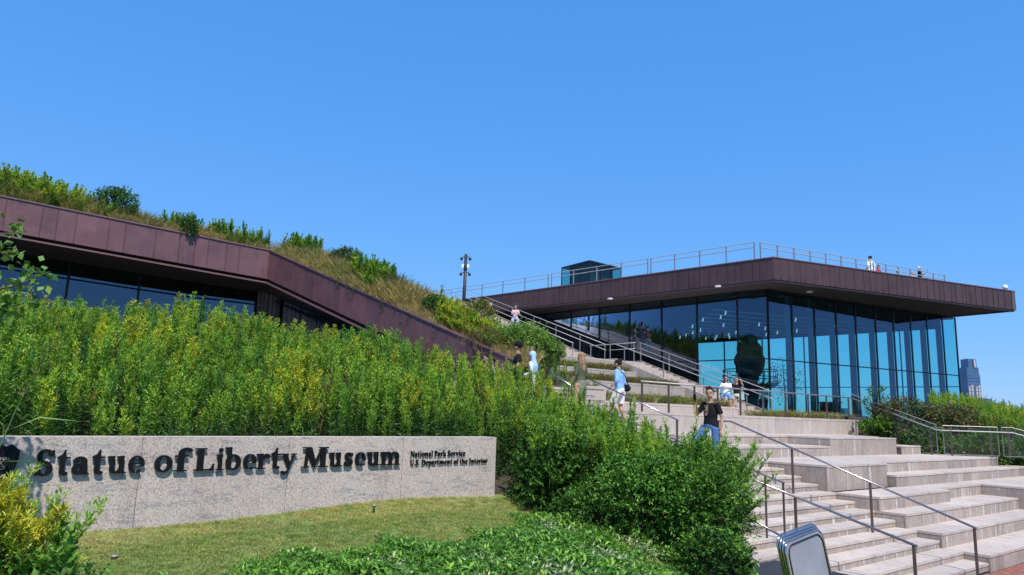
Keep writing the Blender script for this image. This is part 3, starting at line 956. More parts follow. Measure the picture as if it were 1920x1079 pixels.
for i in range(4):
    p, q = kp[i], kp[(i + 1) % 4]
    for k in range(3):
        s0, s1 = k / 3 + 0.01, (k + 1) / 3 - 0.01
        a1 = (p[0] + (q[0] - p[0]) * s0, p[1] + (q[1] - p[1]) * s0); a2 = (p[0] + (q[0] - p[0]) * s1, p[1] + (q[1] - p[1]) * s1)
        rel(MB().add([(a1[0], a1[1], 10.5), (a2[0], a2[1], 10.5), (a2[0], a2[1], 12.5), (a1[0], a1[1], 12.5)], [(0, 1, 2, 3)]).build('pane', M['glass_far']), kiosk)
        rel(MB().bar((a1[0], a1[1], 10.45), (a1[0], a1[1], 12.52), 0.05, 0.05).build('frame', M['mullion']), kiosk)
rel(MB().prism([(p[0], p[1]) for p in kin], 10.45, 12.5).build('lift_shaft', M['dark2']), kiosk)
fp = tag(empty('floodlight', (28.2, 39.9, ROOF)), 'small white floodlight at the far tip of the roof', 'floodlight')
rel(MB().tube([(28.2, 39.9, ROOF), (28.2, 39.9, ROOF + 0.12)], 0.03, 6).build('stem', M['steel']), fp)
rel(MB().ball((28.2, 39.9, ROOF + 0.26), (0.16, 0.13, 0.16)).build('lamp_head', M['light_fixture'], smooth=True), fp)

# camera mast
mast = tag(empty('camera_mast', (-2.98, 44.0, 7)), 'tall black mast carrying security cameras and white antennas', 'mast')
rel(MB().tube([(-2.98, 44, 7), (-2.98, 44, 12.6)], [0.11, 0.09], 10).build('pole', M['pole'], smooth=True), mast)
for z in (12.42, 11.42):
    rel(MB().tube([(-3.22, 44, z), (-2.74, 44, z)], 0.03, 6).build('arm', M['pole']), mast)
    for sx in (-1, 1):
        rel(MB().ball((-2.98 + sx * 0.27, 44, z - 0.12), (0.10, 0.09, 0.10), 10, 6).build('camera', M['pole'], smooth=True), mast)
for sx in (-1, 1):
    rel(MB().box(-2.98 + sx * 0.17 - 0.07, -2.98 + sx * 0.17 + 0.07, 43.93, 44.07, 11.72, 11.95).build('antenna', M['light_fixture']), mast)
rel(MB().tube([(-2.98, 44, 11.55), (-2.98, 44, 11.85)], 0.12, 8).build('collar', M['pole']), mast)

# ------------------------------------------------------------------ museum, left wing
F0, F1, F2, F3 = Vector((-24.0, 18.9, 9.92)), Vector((-9.31, 26.6, 8.64)), Vector((-4.0, 22.5, 6.23)), Vector((0.15, 19.2, 4.20))
h1, h2 = 1.12, 1.04
cladding(museum, flat(F0), flat(F1), F0.z, F1.z, F0.z - 1.16, F1.z - h1, 0.42, 1.02, M['copper'], None, name='ramp_band')
cladding(museum, flat(F1), flat(F3), F1.z, F3.z, F1.z - h1, F3.z - 0.95, 0.42, 0.85, M['copper'], None, name='ramp_band')


def off(p, q, k):
    d = Vector((q.x - p.x, q.y - p.y, 0)).normalized()
    return Vector((-d.y, d.x, 0)) * k


o1, o2 = off(F0, F1, 1), off(F1, F3, 1)
ob = (o1 + o2).normalized() / max(0.5, (o1 + o2).normalized().dot(o1))
for k0, k1, dz0, dz1, mt, nm in ((0.035, 0.22, -0.07, -0.01, 'copper_lip', 'drip_edge'),):
    for (p, q, up_, uq, hp, hq) in ((F0, F1, o1, ob, 1.16, h1), (F1, F3, ob, o2, h1, 0.95)):
        pp, qq = p + up_ * k0 - Vector((0, 0, hp)), q + uq * k0 - Vector((0, 0, hq))
        rel(MB().bar(pp - Vector((0, 0, .15)), qq - Vector((0, 0, .15)), 0.10, 0.055).build(nm, M[mt]), museum)
# soffit
gl0, gl1 = F0 + o1 * 3.6, Vector((-10.77, 29.6, 0))
s = MB()
z0, z1, z3 = F0.z - 1.2, F1.z - h1 - 0.05, F3.z - 1.0
s.add([(F0.x + o1.x * .2, F0.y + o1.y * .2, z0), (F1.x + ob.x * .2, F1.y + ob.y * .2, z1), (-10.6, 30.4, z1), (gl0.x - 1, gl0.y + 2, z0)], [(0, 3, 2, 1)])
s.add([(F1.x + ob.x * .2, F1.y + ob.y * .2, z1), (F3.x + o2.x * .2, F3.y + o2.y * .2, z3), (1.6, 21.4, z3), (-7.2, 30.6, z1), (-10.6, 30.4, z1)], [(0, 4, 3, 2, 1)])
rel(s.build('ramp_soffit', M['soffit']), museum)
# left glass wall
lg = [(-26.4, 22.4), (-23.0, 24.0), (-19.95, 25.55), (-17.1, 27.0), (-14.9, 28.05), (-12.7, 29.05), (-10.8, 29.7)]
lw = rel(MB().add([], []).build('glass_wall', M['mullion']), museum)
for i, p in enumerate(lg):
    MB().bar((p[0], p[1], 3.0), (p[0], p[1], 8.9 - 0.10 * i), 0.07, 0.12, up=A).build('mullion', M['mullion']).parent = lw
for i in range(len(lg) - 1):
    p, q = lg[i], lg[i + 1]
    MB().add([(p[0], p[1], 3.0), (q[0], q[1], 3.0), (q[0], q[1], 8.8 - 0.10 * i), (p[0], p[1], 8.9 - 0.1 * i)], [(0, 1, 2, 3)]).build('pane', M['glass_dark']).parent = lw
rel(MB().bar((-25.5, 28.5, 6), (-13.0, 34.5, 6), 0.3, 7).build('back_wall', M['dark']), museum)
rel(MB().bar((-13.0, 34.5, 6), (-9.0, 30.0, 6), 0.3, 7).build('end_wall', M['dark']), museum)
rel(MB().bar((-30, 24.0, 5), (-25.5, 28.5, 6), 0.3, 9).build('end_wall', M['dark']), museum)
for k in range(5):                                             # shop fittings: pale light slots in the dark ceiling
    z = 7.35 - 0.42 * k
    rel(MB().bar((-24.8, 25.6 + 0.3 * k, z + 0.3), (-11.6, 31.6 + 0.3 * k, z), 0.10, 0.035).build('light_slot', M['fin']), museum)
rel(MB().box(-19.45, -19.05, 24.6, 24.8, 8.0, 8.16).build('exit_light', M['light_fixture']), museum)
# ribbed wall under the ramp
rw = tag(empty('ribbed_wall', (-7.5, 27.5, 3)), 'dark wall of vertical concrete ribs under the descending roof', 'wall')
p, q = Vector((-10.75, 29.75, 0)), Vector((-1.0, 21.6, 0))
d = (q - p); L = d.length; d.normalize(); n = Vector((d.y, -d.x, 0))
x = 0.0
while x < L - 0.3:
    if 1.45 < x < 2.15:
        x = 2.15; continue
    w_ = rp.uniform(0.10, 0.2); o_ = rp.choice((0.0, 0.03, 0.07, 0.10))
    z_ = lerp(x / L, [0, 1], [7.5, 3.4]) + 0.1
    a1, a2 = p + d * x - n * 0.2, p + d * (x + w_) - n * 0.2
    b1, b2 = p + d * x + n * o_, p + d * (x + w_) + n * o_
    zz0, zz1 = Vector((0, 0, 2.6)), Vector((0, 0, z_))
    rel(MB().hexa([b1 + zz0, b2 + zz0, a2 + zz0, a1 + zz0, b1 + zz1, b2 + zz1, a2 + zz1, a1 + zz1]).build('rib', M['concrete_dark']), rw)
    x += w_ + 0.012
rel(MB().bar(p - n * 0.45 + Vector((0, 0, 5)), q - n * 0.45 + Vector((0, 0, 3.0)), 0.3, 4.6).build('core', M['dark']), rw)

# planted roof soil behind the ramp band
def roof_soil():
    v, f = [], []
    ds = [0.36, 0.9, 1.6, 2.5, 4.0, 6.0, 8.0, 11.0, 15.0, 20.0]
    rows = len(ds)
    edge = [(F0, o1), (F0.lerp(F1, .5), o1), (F1, ob), (F1.lerp(F3, .33), o2), (F1.lerp(F3, .66), o2), (F3, o2)]
    for (e, o) in edge:
        for dist in ds:
            if e is F3: dist = min(dist, 0.9 + .001 * dist)
            elif o is not o1: dist = min(dist, 4.8) if o is o2 else dist * .24
            pt = e + o * dist
            v.append((pt.x, pt.y, roof_z(e, o is not o1, dist)))
    for i in range(len(edge) - 1):
        for j in range(rows - 1):
            k = i * rows + j
            f.append((k, k + 1, k + rows + 1, k + rows))
    mb = MB(); mb.add(v, [tuple(reversed(x)) for x in f])
    return mb.build('roof_soil', M['soil'], museum)


def roof_z(e, ramp_side, dist):
    if ramp_side: return e.z - 0.10 + 0.10 * min(dist, 1.4) - 0.40 * max(0.0, dist - 1.4)
    return e.z - 0.10 + 0.10 * min(dist, 2.5) + 0.03 * max(0.0, dist - 2.5)


rsoil = roof_soil()
rsoil.matrix_parent_inverse = museum.matrix_basis.inverted()
def hill_z(a_, b_):
    t = max(0.0, min(1.0, (b_ - 9.0) / 7.6))
    top = 8.55 + 0.06 * (a_ - 27) + 0.06 * max(0, 9.0 - b_)
    return min(10.2, top * (1 - t) + (5.4 + 0.345 * (a_ - 27)) * t) - 0.1


tag(sheet('planted_hill', hill_z, 30.0, 46, 2.0, 16.75, 0.8, M['soil']), kind='structure')
tag(MB().abox(40.2, 58, 8, 25.8, 8.6, 9.55).build('roof_plateau', M['soil']), kind='structure')
tag(sheet('bank_soil', lambda a_, b_: 3.62 + 0.27 * (a_ - 16.0), 16.0, 30.0, 10.4, 16.75, 0.6, M['soil']), kind='structure')

# ------------------------------------------------------------------ far skyline
sk = plain('blue_grey_tower_glass', (0.075, 0.14, 0.24), 0.25, 0.2, 0.25, 0.03)
sk2 = plain('pale_tower_panel', (0.50, 0.42, 0.36), 0.6, 0, 0.1, 0.05)
sk3 = plain('tower_floor_line', (0.12, 0.20, 0.30), 0.4)
def PX(x, D): return (x - 960) / 1333 * D
tower = tag(empty('glass_skyscraper', (960, 1500, 0)), 'tall blue glass skyscraper with stepped top across the harbour', 'skyscraper')
rel(MB().box(963, 990, 1500, 1530, -2, 112).build('lower_shaft', sk), tower)
rel(MB().box(964, 989, 1501, 1530, 112, 128).build('upper_shaft', sk), tower)
rel(MB().box(969, 986, 1502, 1528, 128, 146).build('crown', sk), tower)
for k, x in enumerate((964.5, 970.5, 979.5, 985.0)):
    rel(MB().box(x, x + 3.6, 1499.4, 1500, 2, 88 + (k % 2) * 3).build('pale_facade_strip', sk2), tower)
rel(MB().box(979, 982.5, 1499, 1502, 128, 145).build('pale_facade_strip', sk2), tower)
for k in range(14):
    rel(MB().box(962.8, 990.2, 1499.1, 1499.38, 20 + k * 7.2, 20.9 + k * 7.2).build('floor_line', sk3), tower)
rel(MB().bar((962, 1510, 146.5), (975, 1510, 148), 0.5, 0.5).build('crane_arm', sk3), tower)
for (x0, x1, h, lab) in ((948, 961, 64, 'dark blue office block left of the glass skyscraper'), (992, 1006, 54, 'teal apartment block right of the glass skyscraper'),
                         (976, 991, 62, 'low glazed podium block in front of the skyscraper'), (1040, 1062, 32, 'pale green low building at the right edge of the skyline')):
    bl = tag(empty('office_block', ((x0 + x1) / 2, 1480, 0)), lab, 'building')
    rel(MB().box(x0, x1, 1470, 1490, -2, h).build('wall', sk), bl)
    for k in range(int(h // 7)):
        rel(MB().box(x0 - .2, x1 + .2, 1469.5, 1469.9, 6 + k * 7, 8 + k * 7).build('window_band', sk3 if k % 2 else sk2), bl)
cityline = MB()                                                 # skyline seen through the far windows
for i in range(22):
    x = 690 + i * 11.5 + rp.uniform(-3, 3)
    h = rp.choice((16, 22, 28, 35, 48)) + rp.uniform(-3, 3)
    cityline.box(x, x + rp.uniform(8, 14), 1600 + i, 1620 + i, -2, h)
tag(cityline.build('distant_city', sk), 'small distant city blocks seen faintly through the gallery glass', 'skyline', kind='stuff')
#PART4
# ------------------------------------------------------------------ sign wall
SD = Vector((1.08, 1.0, 0)).normalized()                # along the sign, left to right
SN = Vector((SD.y, -SD.x, 0))                           # towards the reader
S0 = Vector((-0.161, 11.0, 0))


def SG(u, z, n=0.0): return S0 + SD * u + SN * n + Vector((0, 0, z))


sign = tag(empty('sign_wall', SG(-3, 1.5)), 'long low granite sign wall with black raised lettering naming the museum', 'sign')
cuts = [-9.9, -8.25, -6.61, -4.97, -3.33, -1.69, 0.0]
for i in range(6):
    u0, u1 = cuts[i] + 0.003, cuts[i + 1] - 0.003
    p = [SG(u0, 0.9, 0), SG(u1, 0.9, 0), SG(u1, 0.9, -.28), SG(u0, 0.9, -.28), SG(u0, 2.43, 0), SG(u1, 2.43, 0), SG(u1, 2.43, -.28), SG(u0, 2.43, -.28)]
    rel(MB().hexa(p).build('stone_panel', M['sign_granite']), sign)
p = [SG(-9.88, 0.9, -.004), SG(-.02, 0.9, -.004), SG(-.02, 0.9, -.25), SG(-9.88, 0.9, -.25), SG(-9.88, 2.42, -.004), SG(-.02, 2.42, -.004), SG(-.02, 2.42, -.25), SG(-9.88, 2.42, -.25)]
rel(MB().hexa(p).build('core', M['granite_core']), sign)


# --- serif letters drawn as strokes, contoured on a grid and given thickness
def g_seg(x0, y0, x1, y1, r0, r1=None):
    r1 = r0 if r1 is None else r1
    return ('s', x0, y0, x1, y1, r0, r1)


def g_box(x0, y0, x1, y1): return ('b', x0, y0, x1, y1)


def g_poly(*pts): return ('p', pts)


def g_arc(cx, cy, rx_, ry_, a0, a1, bold, thin, n=22):
    out = []
    for i in range(n):
        t0, t1 = math.radians(a0 + (a1 - a0) * i / n), math.radians(a0 + (a1 - a0) * (i + 1) / n)
        w0, w1 = thin + (bold - thin) * abs(math.cos(t0)) ** 1.3, thin + (bold - thin) * abs(math.cos(t1)) ** 1.3
        out.append(g_seg(cx + (rx_ - w0) * math.cos(t0), cy + (ry_ - w0) * math.sin(t0), cx + (rx_ - w1) * math.cos(t1), cy + (ry_ - w1) * math.sin(t1), w0, w1))
    return out


X, T_, K = 0.70, 0.030, 0.083        # x-height, half hairline, half stem


def stem(x, y0, y1, k=K): return g_box(x - k, y0, x + k, y1)
def serif(x, y, w, h=0.065): return g_box(x - w, y, x + w, y + h)
def flag(x, y, k=K): return g_poly((x - k - 0.10, y - 0.06), (x - k + 0.01, y - 0.13), (x + k, y - 0.13), (x + k, y + 0.02), (x - k - 0.10, y - 0.0))


GLYPH = {
    'S': (0.64, g_arc(0.32, 0.745, 0.27, 0.275, 20, 262, .085, .045) + g_arc(0.31, 0.26, 0.285, 0.28, 85, -165, .09, .045) + [g_seg(0.26, .50, .42, .44, .095, .095), g_box(.53, .72, .60, .98), g_box(.02, .02, .09, .32)]),
    't': (0.46, [stem(.19, .12, X + .02, .085), g_poly((.0, X - .07), (.10, X - .07), (.275, X - .07), (.275, 0.98), (.235, 0.98), (.16, .80), (.0, X + .0)), g_box(.19, X - .075, .45, X)] + g_arc(.29, .16, .19, .18, 185, 300, .08, .05)),
    'a': (0.60, g_arc(.25, .21, .23, .22, 40, 320, .085, .045) + [stem(.42, .08, .50, .088)] + g_arc(.28, .50, .228, .215, 0, 165, .088, .04) + [g_seg(.09, .53, .13, .50, .055), g_seg(.25, .39, .42, .43, .035), g_poly((.34, .0), (.60, .0), (.60, .055), (.50, .12), (.34, .14))]),
    'u': (0.72, [stem(.18, .2, X), stem(.52, .05, X), flag(.18, X), flag(.52, X)] + g_arc(.34, .20, .255, .215, 180, 330, .095, .05) + [g_poly((.44, .0), (.72, .0), (.72, .055), (.61, .085), (.44, .12))]),
    'e': (0.58, g_arc(.30, .35, .28, .365, 0, 300, .080, .032) + [g_box(.12, .350, .55, .400)]),
    'o': (0.64, g_arc(.32, .35, .31, .365, 0, 360, .088, .038, 30)),
    'f': (0.44, [stem(.19, .0, .80, .088), serif(.20, 0, .20), g_box(.0, X - .075, .40, X)] + g_arc(.34, .79, .235, .24, 60, 180, .088, .05) + [g_seg(.44, .91, .45, .90, .065)]),
    'L': (0.80, [stem(.24, 0, 1.0, .115), serif(.24, .935, .22), g_box(.02, 0, .76, .075), g_poly((.58, .05), (.76, .0), (.80, .30), (.755, .30), (.69, .13))]),
    'i': (0.36, [stem(.18, 0, X), flag(.18, X), serif(.19, 0, .18), g_seg(.19, .90, .19, .90, .098)]),
    'b': (0.66, [stem(.15, .03, 1.02), flag(.15, 1.02)] + g_arc(.33, .35, .31, .36, -170, 170, .088, .038, 28)),
    'r': (0.56, [stem(.18, 0, X), flag(.18, X), serif(.19, 0, .19)] + g_arc(.42, .45, .19, .26, 50, 170, .06, .055) + [g_seg(.475, .60, .48, .575, .082)]),
    'y': (0.72, [g_poly((.06, X), (.27, X), (.46, .14), (.36, -.02)), serif(.17, X - .06, .17, .06), g_poly((.56, X), (.64, X), (.35, -.16), (.26, -.20), (.36, -.02)), serif(.59, X - .06, .13, .06), g_seg(.30, -.18, .15, -.24, .055, .05), g_seg(.11, -.19, .11, -.19, .075)]),
    'M': (1.14, [g_poly((.13, .0), (.22, .0), (.29, 1), (.18, 1)), g_poly((.14, 1), (.40, 1), (.60, .30), (.53, -.02)), g_poly((.82, 1), (.90, 1), (.56, -.02), (.51, .06)), stem(.92, 0, 1, .105), serif(.17, 0, .17), serif(.93, 0, .21), serif(.20, .935, .17), serif(.93, .935, .20)]),
    's': (0.48, g_arc(.235, .515, .20, .195, 20, 262, .075, .042) + g_arc(.235, .19, .215, .20, 85, -165, .08, .042) + [g_seg(.20, .355, .30, .31, .078), g_box(.385, .50, .44, .685), g_box(.015, .02, .07, .22)]),
    'm': (1.10, [stem(.18, 0, X), flag(.18, X), serif(.19, 0, .18), stem(.55, 0, .48), serif(.55, 0, .165), stem(.92, 0, .48), serif(.93, 0, .17)] + g_arc(.41, .45, .235, .265, 0, 140, .084, .04) + g_arc(.78, .45, .235, .265, 0, 140, .084, .04)),
    'n': (0.76, [stem(.18, 0, X), flag(.18, X), serif(.19, 0, .18), stem(.57, 0, .46), serif(.58, 0, .18)] + g_arc(.42, .44, .245, .275, 0, 140, .084, .04)),
    'N': (0.92, [stem(.17, 0, 1, .06), stem(.78, 0, 1, .06), g_poly((.08, 1), (.30, 1), (.84, .0), (.72, -.02)), serif(.17, 0, .17), serif(.16, .935, .16), serif(.78, .935, .16)]),
    'l': (0.36, [stem(.18, 0, 1.02), flag(.18, 1.02), serif(.19, 0, .18)]),
    'P': (0.68, [stem(.20, 0, 1, .105), serif(.21, 0, .20), serif(.17, .935, .17)] + g_arc(.36, .725, .30, .275, -110, 110, .10, .045)),
    'k': (0.74, [stem(.18, 0, 1.02), flag(.18, 1.02), serif(.19, 0, .17), g_seg(.27, .30, .56, .66, .045), serif(.56, X - .06, .13, .06), g_seg(.34, .38, .62, .05, .085), serif(.62, 0, .14)]),
    'v': (0.70, [g_poly((.06, X), (.28, X), (.46, .10), (.36, -.02)), serif(.17, X - .06, .17, .06), g_poly((.54, X), (.61, X), (.38, -.02), (.33, .06)), serif(.57, X - .06, .13, .06)]),
    'c': (0.54, g_arc(.29, .35, .28, .365, 45, 318, .095, .045) + [g_seg(.45, .55, .45, .55, .07)]),
    'U': (0.86, [stem(.21, .3, 1, .105), stem(.70, .3, 1, .05), serif(.21, .935, .20), serif(.70, .935, .15)] + g_arc(.43, .32, .325, .335, 180, 360, .10, .055) + [stem(.71, .3, .6, .045)]),
    '.': (0.26, [g_seg(.13, .085, .13, .085, .085)]),
    'D': (0.86, [stem(.21, 0, 1, .105), g_box(.02, 0, .36, .065), g_box(.02, .935, .36, 1)] + g_arc(.36, .50, .48, .50, -90, 90, .105, .04)),
    'p': (0.68, [stem(.18, -.28, X), flag(.18, X), serif(.19, -.30, .18)] + g_arc(.36, .35, .30, .36, -165, 160, .088, .038, 28)),
    'h': (0.76, [stem(.18, 0, 1.02), flag(.18, 1.02), serif(.19, 0, .18), stem(.57, 0, .46), serif(.58, 0, .18)] + g_arc(.42, .44, .245, .275, 0, 140, .084, .04)),
    'I': (0.46, [stem(.23, 0, 1, .105), serif(.23, 0, .21), serif(.23, .935, .21)]),
}


def glyph_sdf(prims, gx, gy):
    d = np.full(gx.shape, 9.0)
    for q in prims:
        if q[0] == 's':
            _, x0, y0, x1, y1, r0, r1 = q
            dx, dy = x1 - x0, y1 - y0
            L2 = dx * dx + dy * dy + 1e-9
            t = np.clip(((gx - x0) * dx + (gy - y0) * dy) / L2, 0, 1)
            e = np.hypot(gx - x0 - t * dx, gy - y0 - t * dy) - (r0 + (r1 - r0) * t)
        elif q[0] == 'b':
            _, x0, y0, x1, y1 = q
            ex = np.abs(gx - (x0 + x1) / 2) - (x1 - x0) / 2
            ey = np.abs(gy - (y0 + y1) / 2) - (y1 - y0) / 2
            e = np.hypot(np.maximum(ex, 0), np.maximum(ey, 0)) + np.minimum(np.maximum(ex, ey), 0)
        else:
            pts = q[1]; n = len(pts)
            dist = np.full(gx.shape, 9.0); inside = np.zeros(gx.shape, bool)
            for i in range(n):
                x0, y0 = pts[i]; x1, y1 = pts[(i + 1) % n]
                dx, dy = x1 - x0, y1 - y0
                t = np.clip(((gx - x0) * dx + (gy - y0) * dy) / (dx * dx + dy * dy + 1e-9), 0, 1)
                dist = np.minimum(dist, np.hypot(gx - x0 - t * dx, gy - y0 - t * dy))
                cross = ((y0 > gy) != (y1 > gy)) & (gx < (x1 - x0) * (gy - y0) / ((y1 - y0) if abs(y1 - y0) > 1e-9 else 1e-9) + x0)
                inside ^= cross
            e = np.where(inside, -dist, dist)
        d = np.minimum(d, e)
    return d


_gc = {}


def glyph_faces(ch, res):
    """2-D polygons (merged vertices) and outline edges of a letter"""
    if (ch, res) in _gc: return _gc[(ch, res)]
    w, prims = GLYPH[ch]
    c = res
    xs = np.arange(-0.12, w + 0.14, c); ys = np.arange(-0.36, 1.12, c)
    gx, gy = np.meshgrid(xs, ys, indexing='ij')
    d = glyph_sdf(prims, gx + 0.0007, gy + 0.0011)
    d[np.abs(d) < 1e-5] = 1e-5
    V, F = {}, []
    vl = []
    def vid(x, y):
        k = (round(x, 5), round(y, 5))
        if k not in V: V[k] = len(vl); vl.append(k)
        return V[k]
    for i in range(len(xs) - 1):
        for j in range(len(ys) - 1):
            cs = [(i, j), (i + 1, j), (i + 1, j + 1), (i, j + 1)]
            vals = [d[p] for p in cs]
            if min(vals) > 0: continue
            poly = []
            for k in range(4):
                p, q = cs[k], cs[(k + 1) % 4]
                if d[p] <= 0: poly.append(vid(xs[p[0]], ys[p[1]]))
                if (d[p] <= 0) != (d[q] <= 0):
                    t = d[p] / (d[p] - d[q])
                    poly.append(vid(xs[p[0]] + (xs[q[0]] - xs[p[0]]) * t, ys[p[1]] + (ys[q[1]] - ys[p[1]]) * t))
            poly = [v for k, v in enumerate(poly) if v != poly[k - 1]]
            if len(poly) >= 3: F.append(poly)
    _gc[(ch, res)] = (vl, F)
    return vl, F


def letter_mesh(items, depth, gap, name, res=0.028):
    """items: (char, u0, width_in_metres, baseline z, cap height)"""
    bm = bmesh.new()
    for ch, u0, wd, zb, cap in items:
        vl, F = glyph_faces(ch, res)
        sx = wd / GLYPH[ch][0]
        fr = [bm.verts.new(SG(u0 + x * sx, zb + y * cap, gap + depth)) for x, y in vl]
        bk = [bm.verts.new(SG(u0 + x * sx, zb + y * cap, gap)) for x, y in vl]
        edges = {}
        for f in F:
            try: bm.faces.new([fr[i] for i in f])
            except ValueError: continue
            bm.faces.new([bk[i] for i in reversed(f)])
            for k in range(len(f)):
                e = (f[k], f[(k + 1) % len(f)])
                if (e[1], e[0]) in edges: del edges[(e[1], e[0])]
                else: edges[e] = 1
        for (p, q) in edges:
            bm.faces.new([fr[q], fr[p], bk[p], bk[q]])
    bmesh.ops.dissolve_limit(bm, angle_limit=math.radians(4), verts=bm.verts, edges=bm.edges)
    me = bpy.data.meshes.new(name)
    bm.to_mesh(me); bm.free()
    me.materials.append(M['letter'])
    return link(bpy.data.objects.new(name, me))


ext = [-5.91, -5.745, -5.727, -5.614, -5.602, -5.441, -5.426, -5.307, -5.287, -5.104, -5.094, -4.935, -4.841, -4.655, -4.64, -4.487, -4.437, -4.214, -4.195, -4.112, -4.096, -3.912, -3.893, -3.735, -3.734, -3.574, -3.561, -3.437, -3.437, -3.24, -3.173, -2.82, -2.808, -2.617, -2.594, -2.466, -2.44, -2.283, -2.263, -2.065, -2.059, -1.746]
for k, ch in enumerate('StatueofLibertyMuseum'):
    u0, u1 = ext[2 * k], ext[2 * k + 1]
    o = letter_mesh([(ch, u0, (u1 - u0), 2.07, 0.243)], 0.026, 0.014, 'letter', res=0.021)
    rel(o, sign)


def text_line(txt, u0, u1, zb, cap, name):
    w = 0; items = []
    for ch in txt:
        if ch == ' ': w += 0.30; continue
        items.append((ch, w, GLYPH[ch][0])); w += GLYPH[ch][0] + 0.045
    s = (u1 - u0) / w
    o = letter_mesh([(c, u0 + x * s, g * s, zb, cap) for c, x, g in items], 0.012, 0.008, name, res=0.05)
    rel(o, sign); tag(o, kind='stuff')


text_line('National Park Service', -1.575, -0.607, 2.168, 0.078, 'small_lettering')
text_line('U.S. Department of the Interior', -1.575, -0.171, 2.055, 0.075, 'small_lettering')

# arrowhead badge at the left edge
def badge():
    uc, zt = -6.215, 2.375
    prof = [(0, 0), (.06, -.03), (.11, -.012), (.175, -.07), (.17, -.14), (.155, -.22), (.12, -.31), (.075, -.40), (.02, -.475), (0, -.49)]
    pts = [(u, z) for u, z in prof] + [(-u, z) for u, z in reversed(prof[1:-1])]
    n = len(pts)
    mb = MB()
    fr = [SG(uc + u, zt + z, 0.045) for u, z in pts]; bk = [SG(uc + u, zt + z, 0.01) for u, z in pts]
    mb.add(fr + bk, [tuple(reversed(range(n))), tuple(range(n, 2 * n))] + [(i, (i + 1) % n, n + (i + 1) % n, n + i) for i in range(n)])
    rel(mb.build('badge', M['letter']), sign)
    for row, z in (('NATIONAL', -.155), ('PARK', -.195), ('SERVICE', -.235)):
        cu = bpy.data.curves.new('badge_lettering', 'FONT')
        cu.body = row; cu.size = 0.042; cu.align_x = 'CENTER'; cu.extrude = 0.002
        to = bpy.data.objects.new('tmp', cu); link(to)
        dg = bpy.context.evaluated_depsgraph_get()
        me = bpy.data.meshes.new_from_object(to.evaluated_get(dg))
        bpy.data.objects.remove(to)
        me.materials.clear(); me.materials.append(M['letter_white'])
        o = link(bpy.data.objects.new('badge_lettering', me))
        mt_ = Matrix(((SD.x, 0, SN.x, 0), (SD.y, 0, SN.y, 0), (0, 1, 0, 0), (0, 0, 0, 1)))
        mt_.translation = SG(uc, zt + z, 0.047)
        me.transform(mt_)
        rel(o, sign); tag(o, kind='stuff')
    mb = MB()
    q = lambda u, z: SG(uc + u, zt + z, 0.0475)
    for (u0, z0, u1, z1) in ((-.09, -.36, -.02, -.27), (-.02, -.27, .05, -.36), (.03, -.335, .07, -.28), (.07, -.28, .11, -.34), (-.10, -.375, .10, -.375)):
        mb.bar(q(u0, z0), q(u1, z1), 0.010, 0.004, up=SN)
    rel(mb.build('badge_emblem', M['letter_white']), sign)


badge()

# ------------------------------------------------------------------ stacked sign boards
def board(cx, cy, z, ang, tilt, lab, h=0.92, w=0.66):
    o = tag(empty('sign_board', (cx, cy, z), ang), lab, 'sign board', 'metal sign boards stacked at the foot of the steps')
    pts = []
    r = 0.10
    for (qx, qz, t0) in ((w / 2 - r, h - r, 0), (-w / 2 + r, h - r, 90)):
        for k in range(7):
            t = math.radians(t0 + 15 * k)
            pts.append((qx + r * math.cos(t), qz + r * math.sin(t)))
    o.rotation_euler = (0, -0.13, ang)
    path = [(w / 2, 0.0)] + pts + [(-w / 2, 0.0)]
    def T(x, zz, y=0): return (x, y + zz * math.tan(tilt), zz)
    f = MB().tube([T(x, zz) for x, zz in path], 0.0085, 8)
    a = f.build('tube_frame', M['chrome'], o, smooth=True)
    p = MB()
    n = len(pts)
    outl = [(w / 2 - .012, 0.06)] + [(x * 0.97, zz - .012) for x, zz in pts] + [(-w / 2 + .012, 0.06)]
    m_ = len(outl)
    fr = [T(x, zz, -0.004) for x, zz in outl]; bk = [T(x, zz, 0.004) for x, zz in outl]
    p.add(fr + bk, [tuple(reversed(range(m_))), tuple(range(m_, 2 * m_))] + [(i, (i + 1) % m_, m_ + (i + 1) % m_, m_ + i) for i in range(m_)])
    p.build('panel', M['scratched'], o)
    inner = [(x * 0.93, (zz - 0.5) * 0.955 + 0.5 - .004) for x, zz in outl]
    q = MB().tube([T(x, zz, -0.010) for x, zz in inner], 0.006, 6)
    q.build('gasket', M['mullion'], o)
    return o


M['chrome'] = plain('polished_tube', (0.62, 0.56, 0.54), 0.14, 1.0)
def scratched():
    mt, nt, bs, _ = newmat('scratched_panel')
    p = pos(nt)
    c = ramp(nt, noise_tex(nt, p, 3, 4), [(0.3, (0.27, 0.27, 0.30)), (0.7, (0.35, 0.345, 0.37))])
    s1 = noise_tex(nt, pos(nt, 2, 2, 40), 3.0, 4, 0.7)
    c = mix(nt, ramp(nt, s1, [(0.66, 0.0), (0.72, 0.5)]), c, (0.40, 0.41, 0.44))
    nt.links.new(c, bs.inputs['Base Color'])
    bs.inputs['Roughness'].default_value = 0.42
    bs.inputs['Metallic'].default_value = 0.25
    return mt
M['scratched'] = scratched()
bd = Vector((2.95, 6.9, 0.84))
for k, lab in enumerate(('front metal sign board of the stack, its grey back panel fully visible', 'second metal sign board, nested right behind the front one', 'third metal sign board of the stack, only its frame edge showing', 'rearmost metal sign board of the stack at the foot of the steps')):
    board(bd.x - 0.008 * k, bd.y + 0.026 * k, bd.z + 0.014 * k, math.radians(38 - k * 1.0), math.radians(7), lab, h=0.93)
tag(MB().abox(2.0, 5.4, 4.6, 8.6, 0.2, 0.72).build('paving', M['dark_granite']), kind='structure')

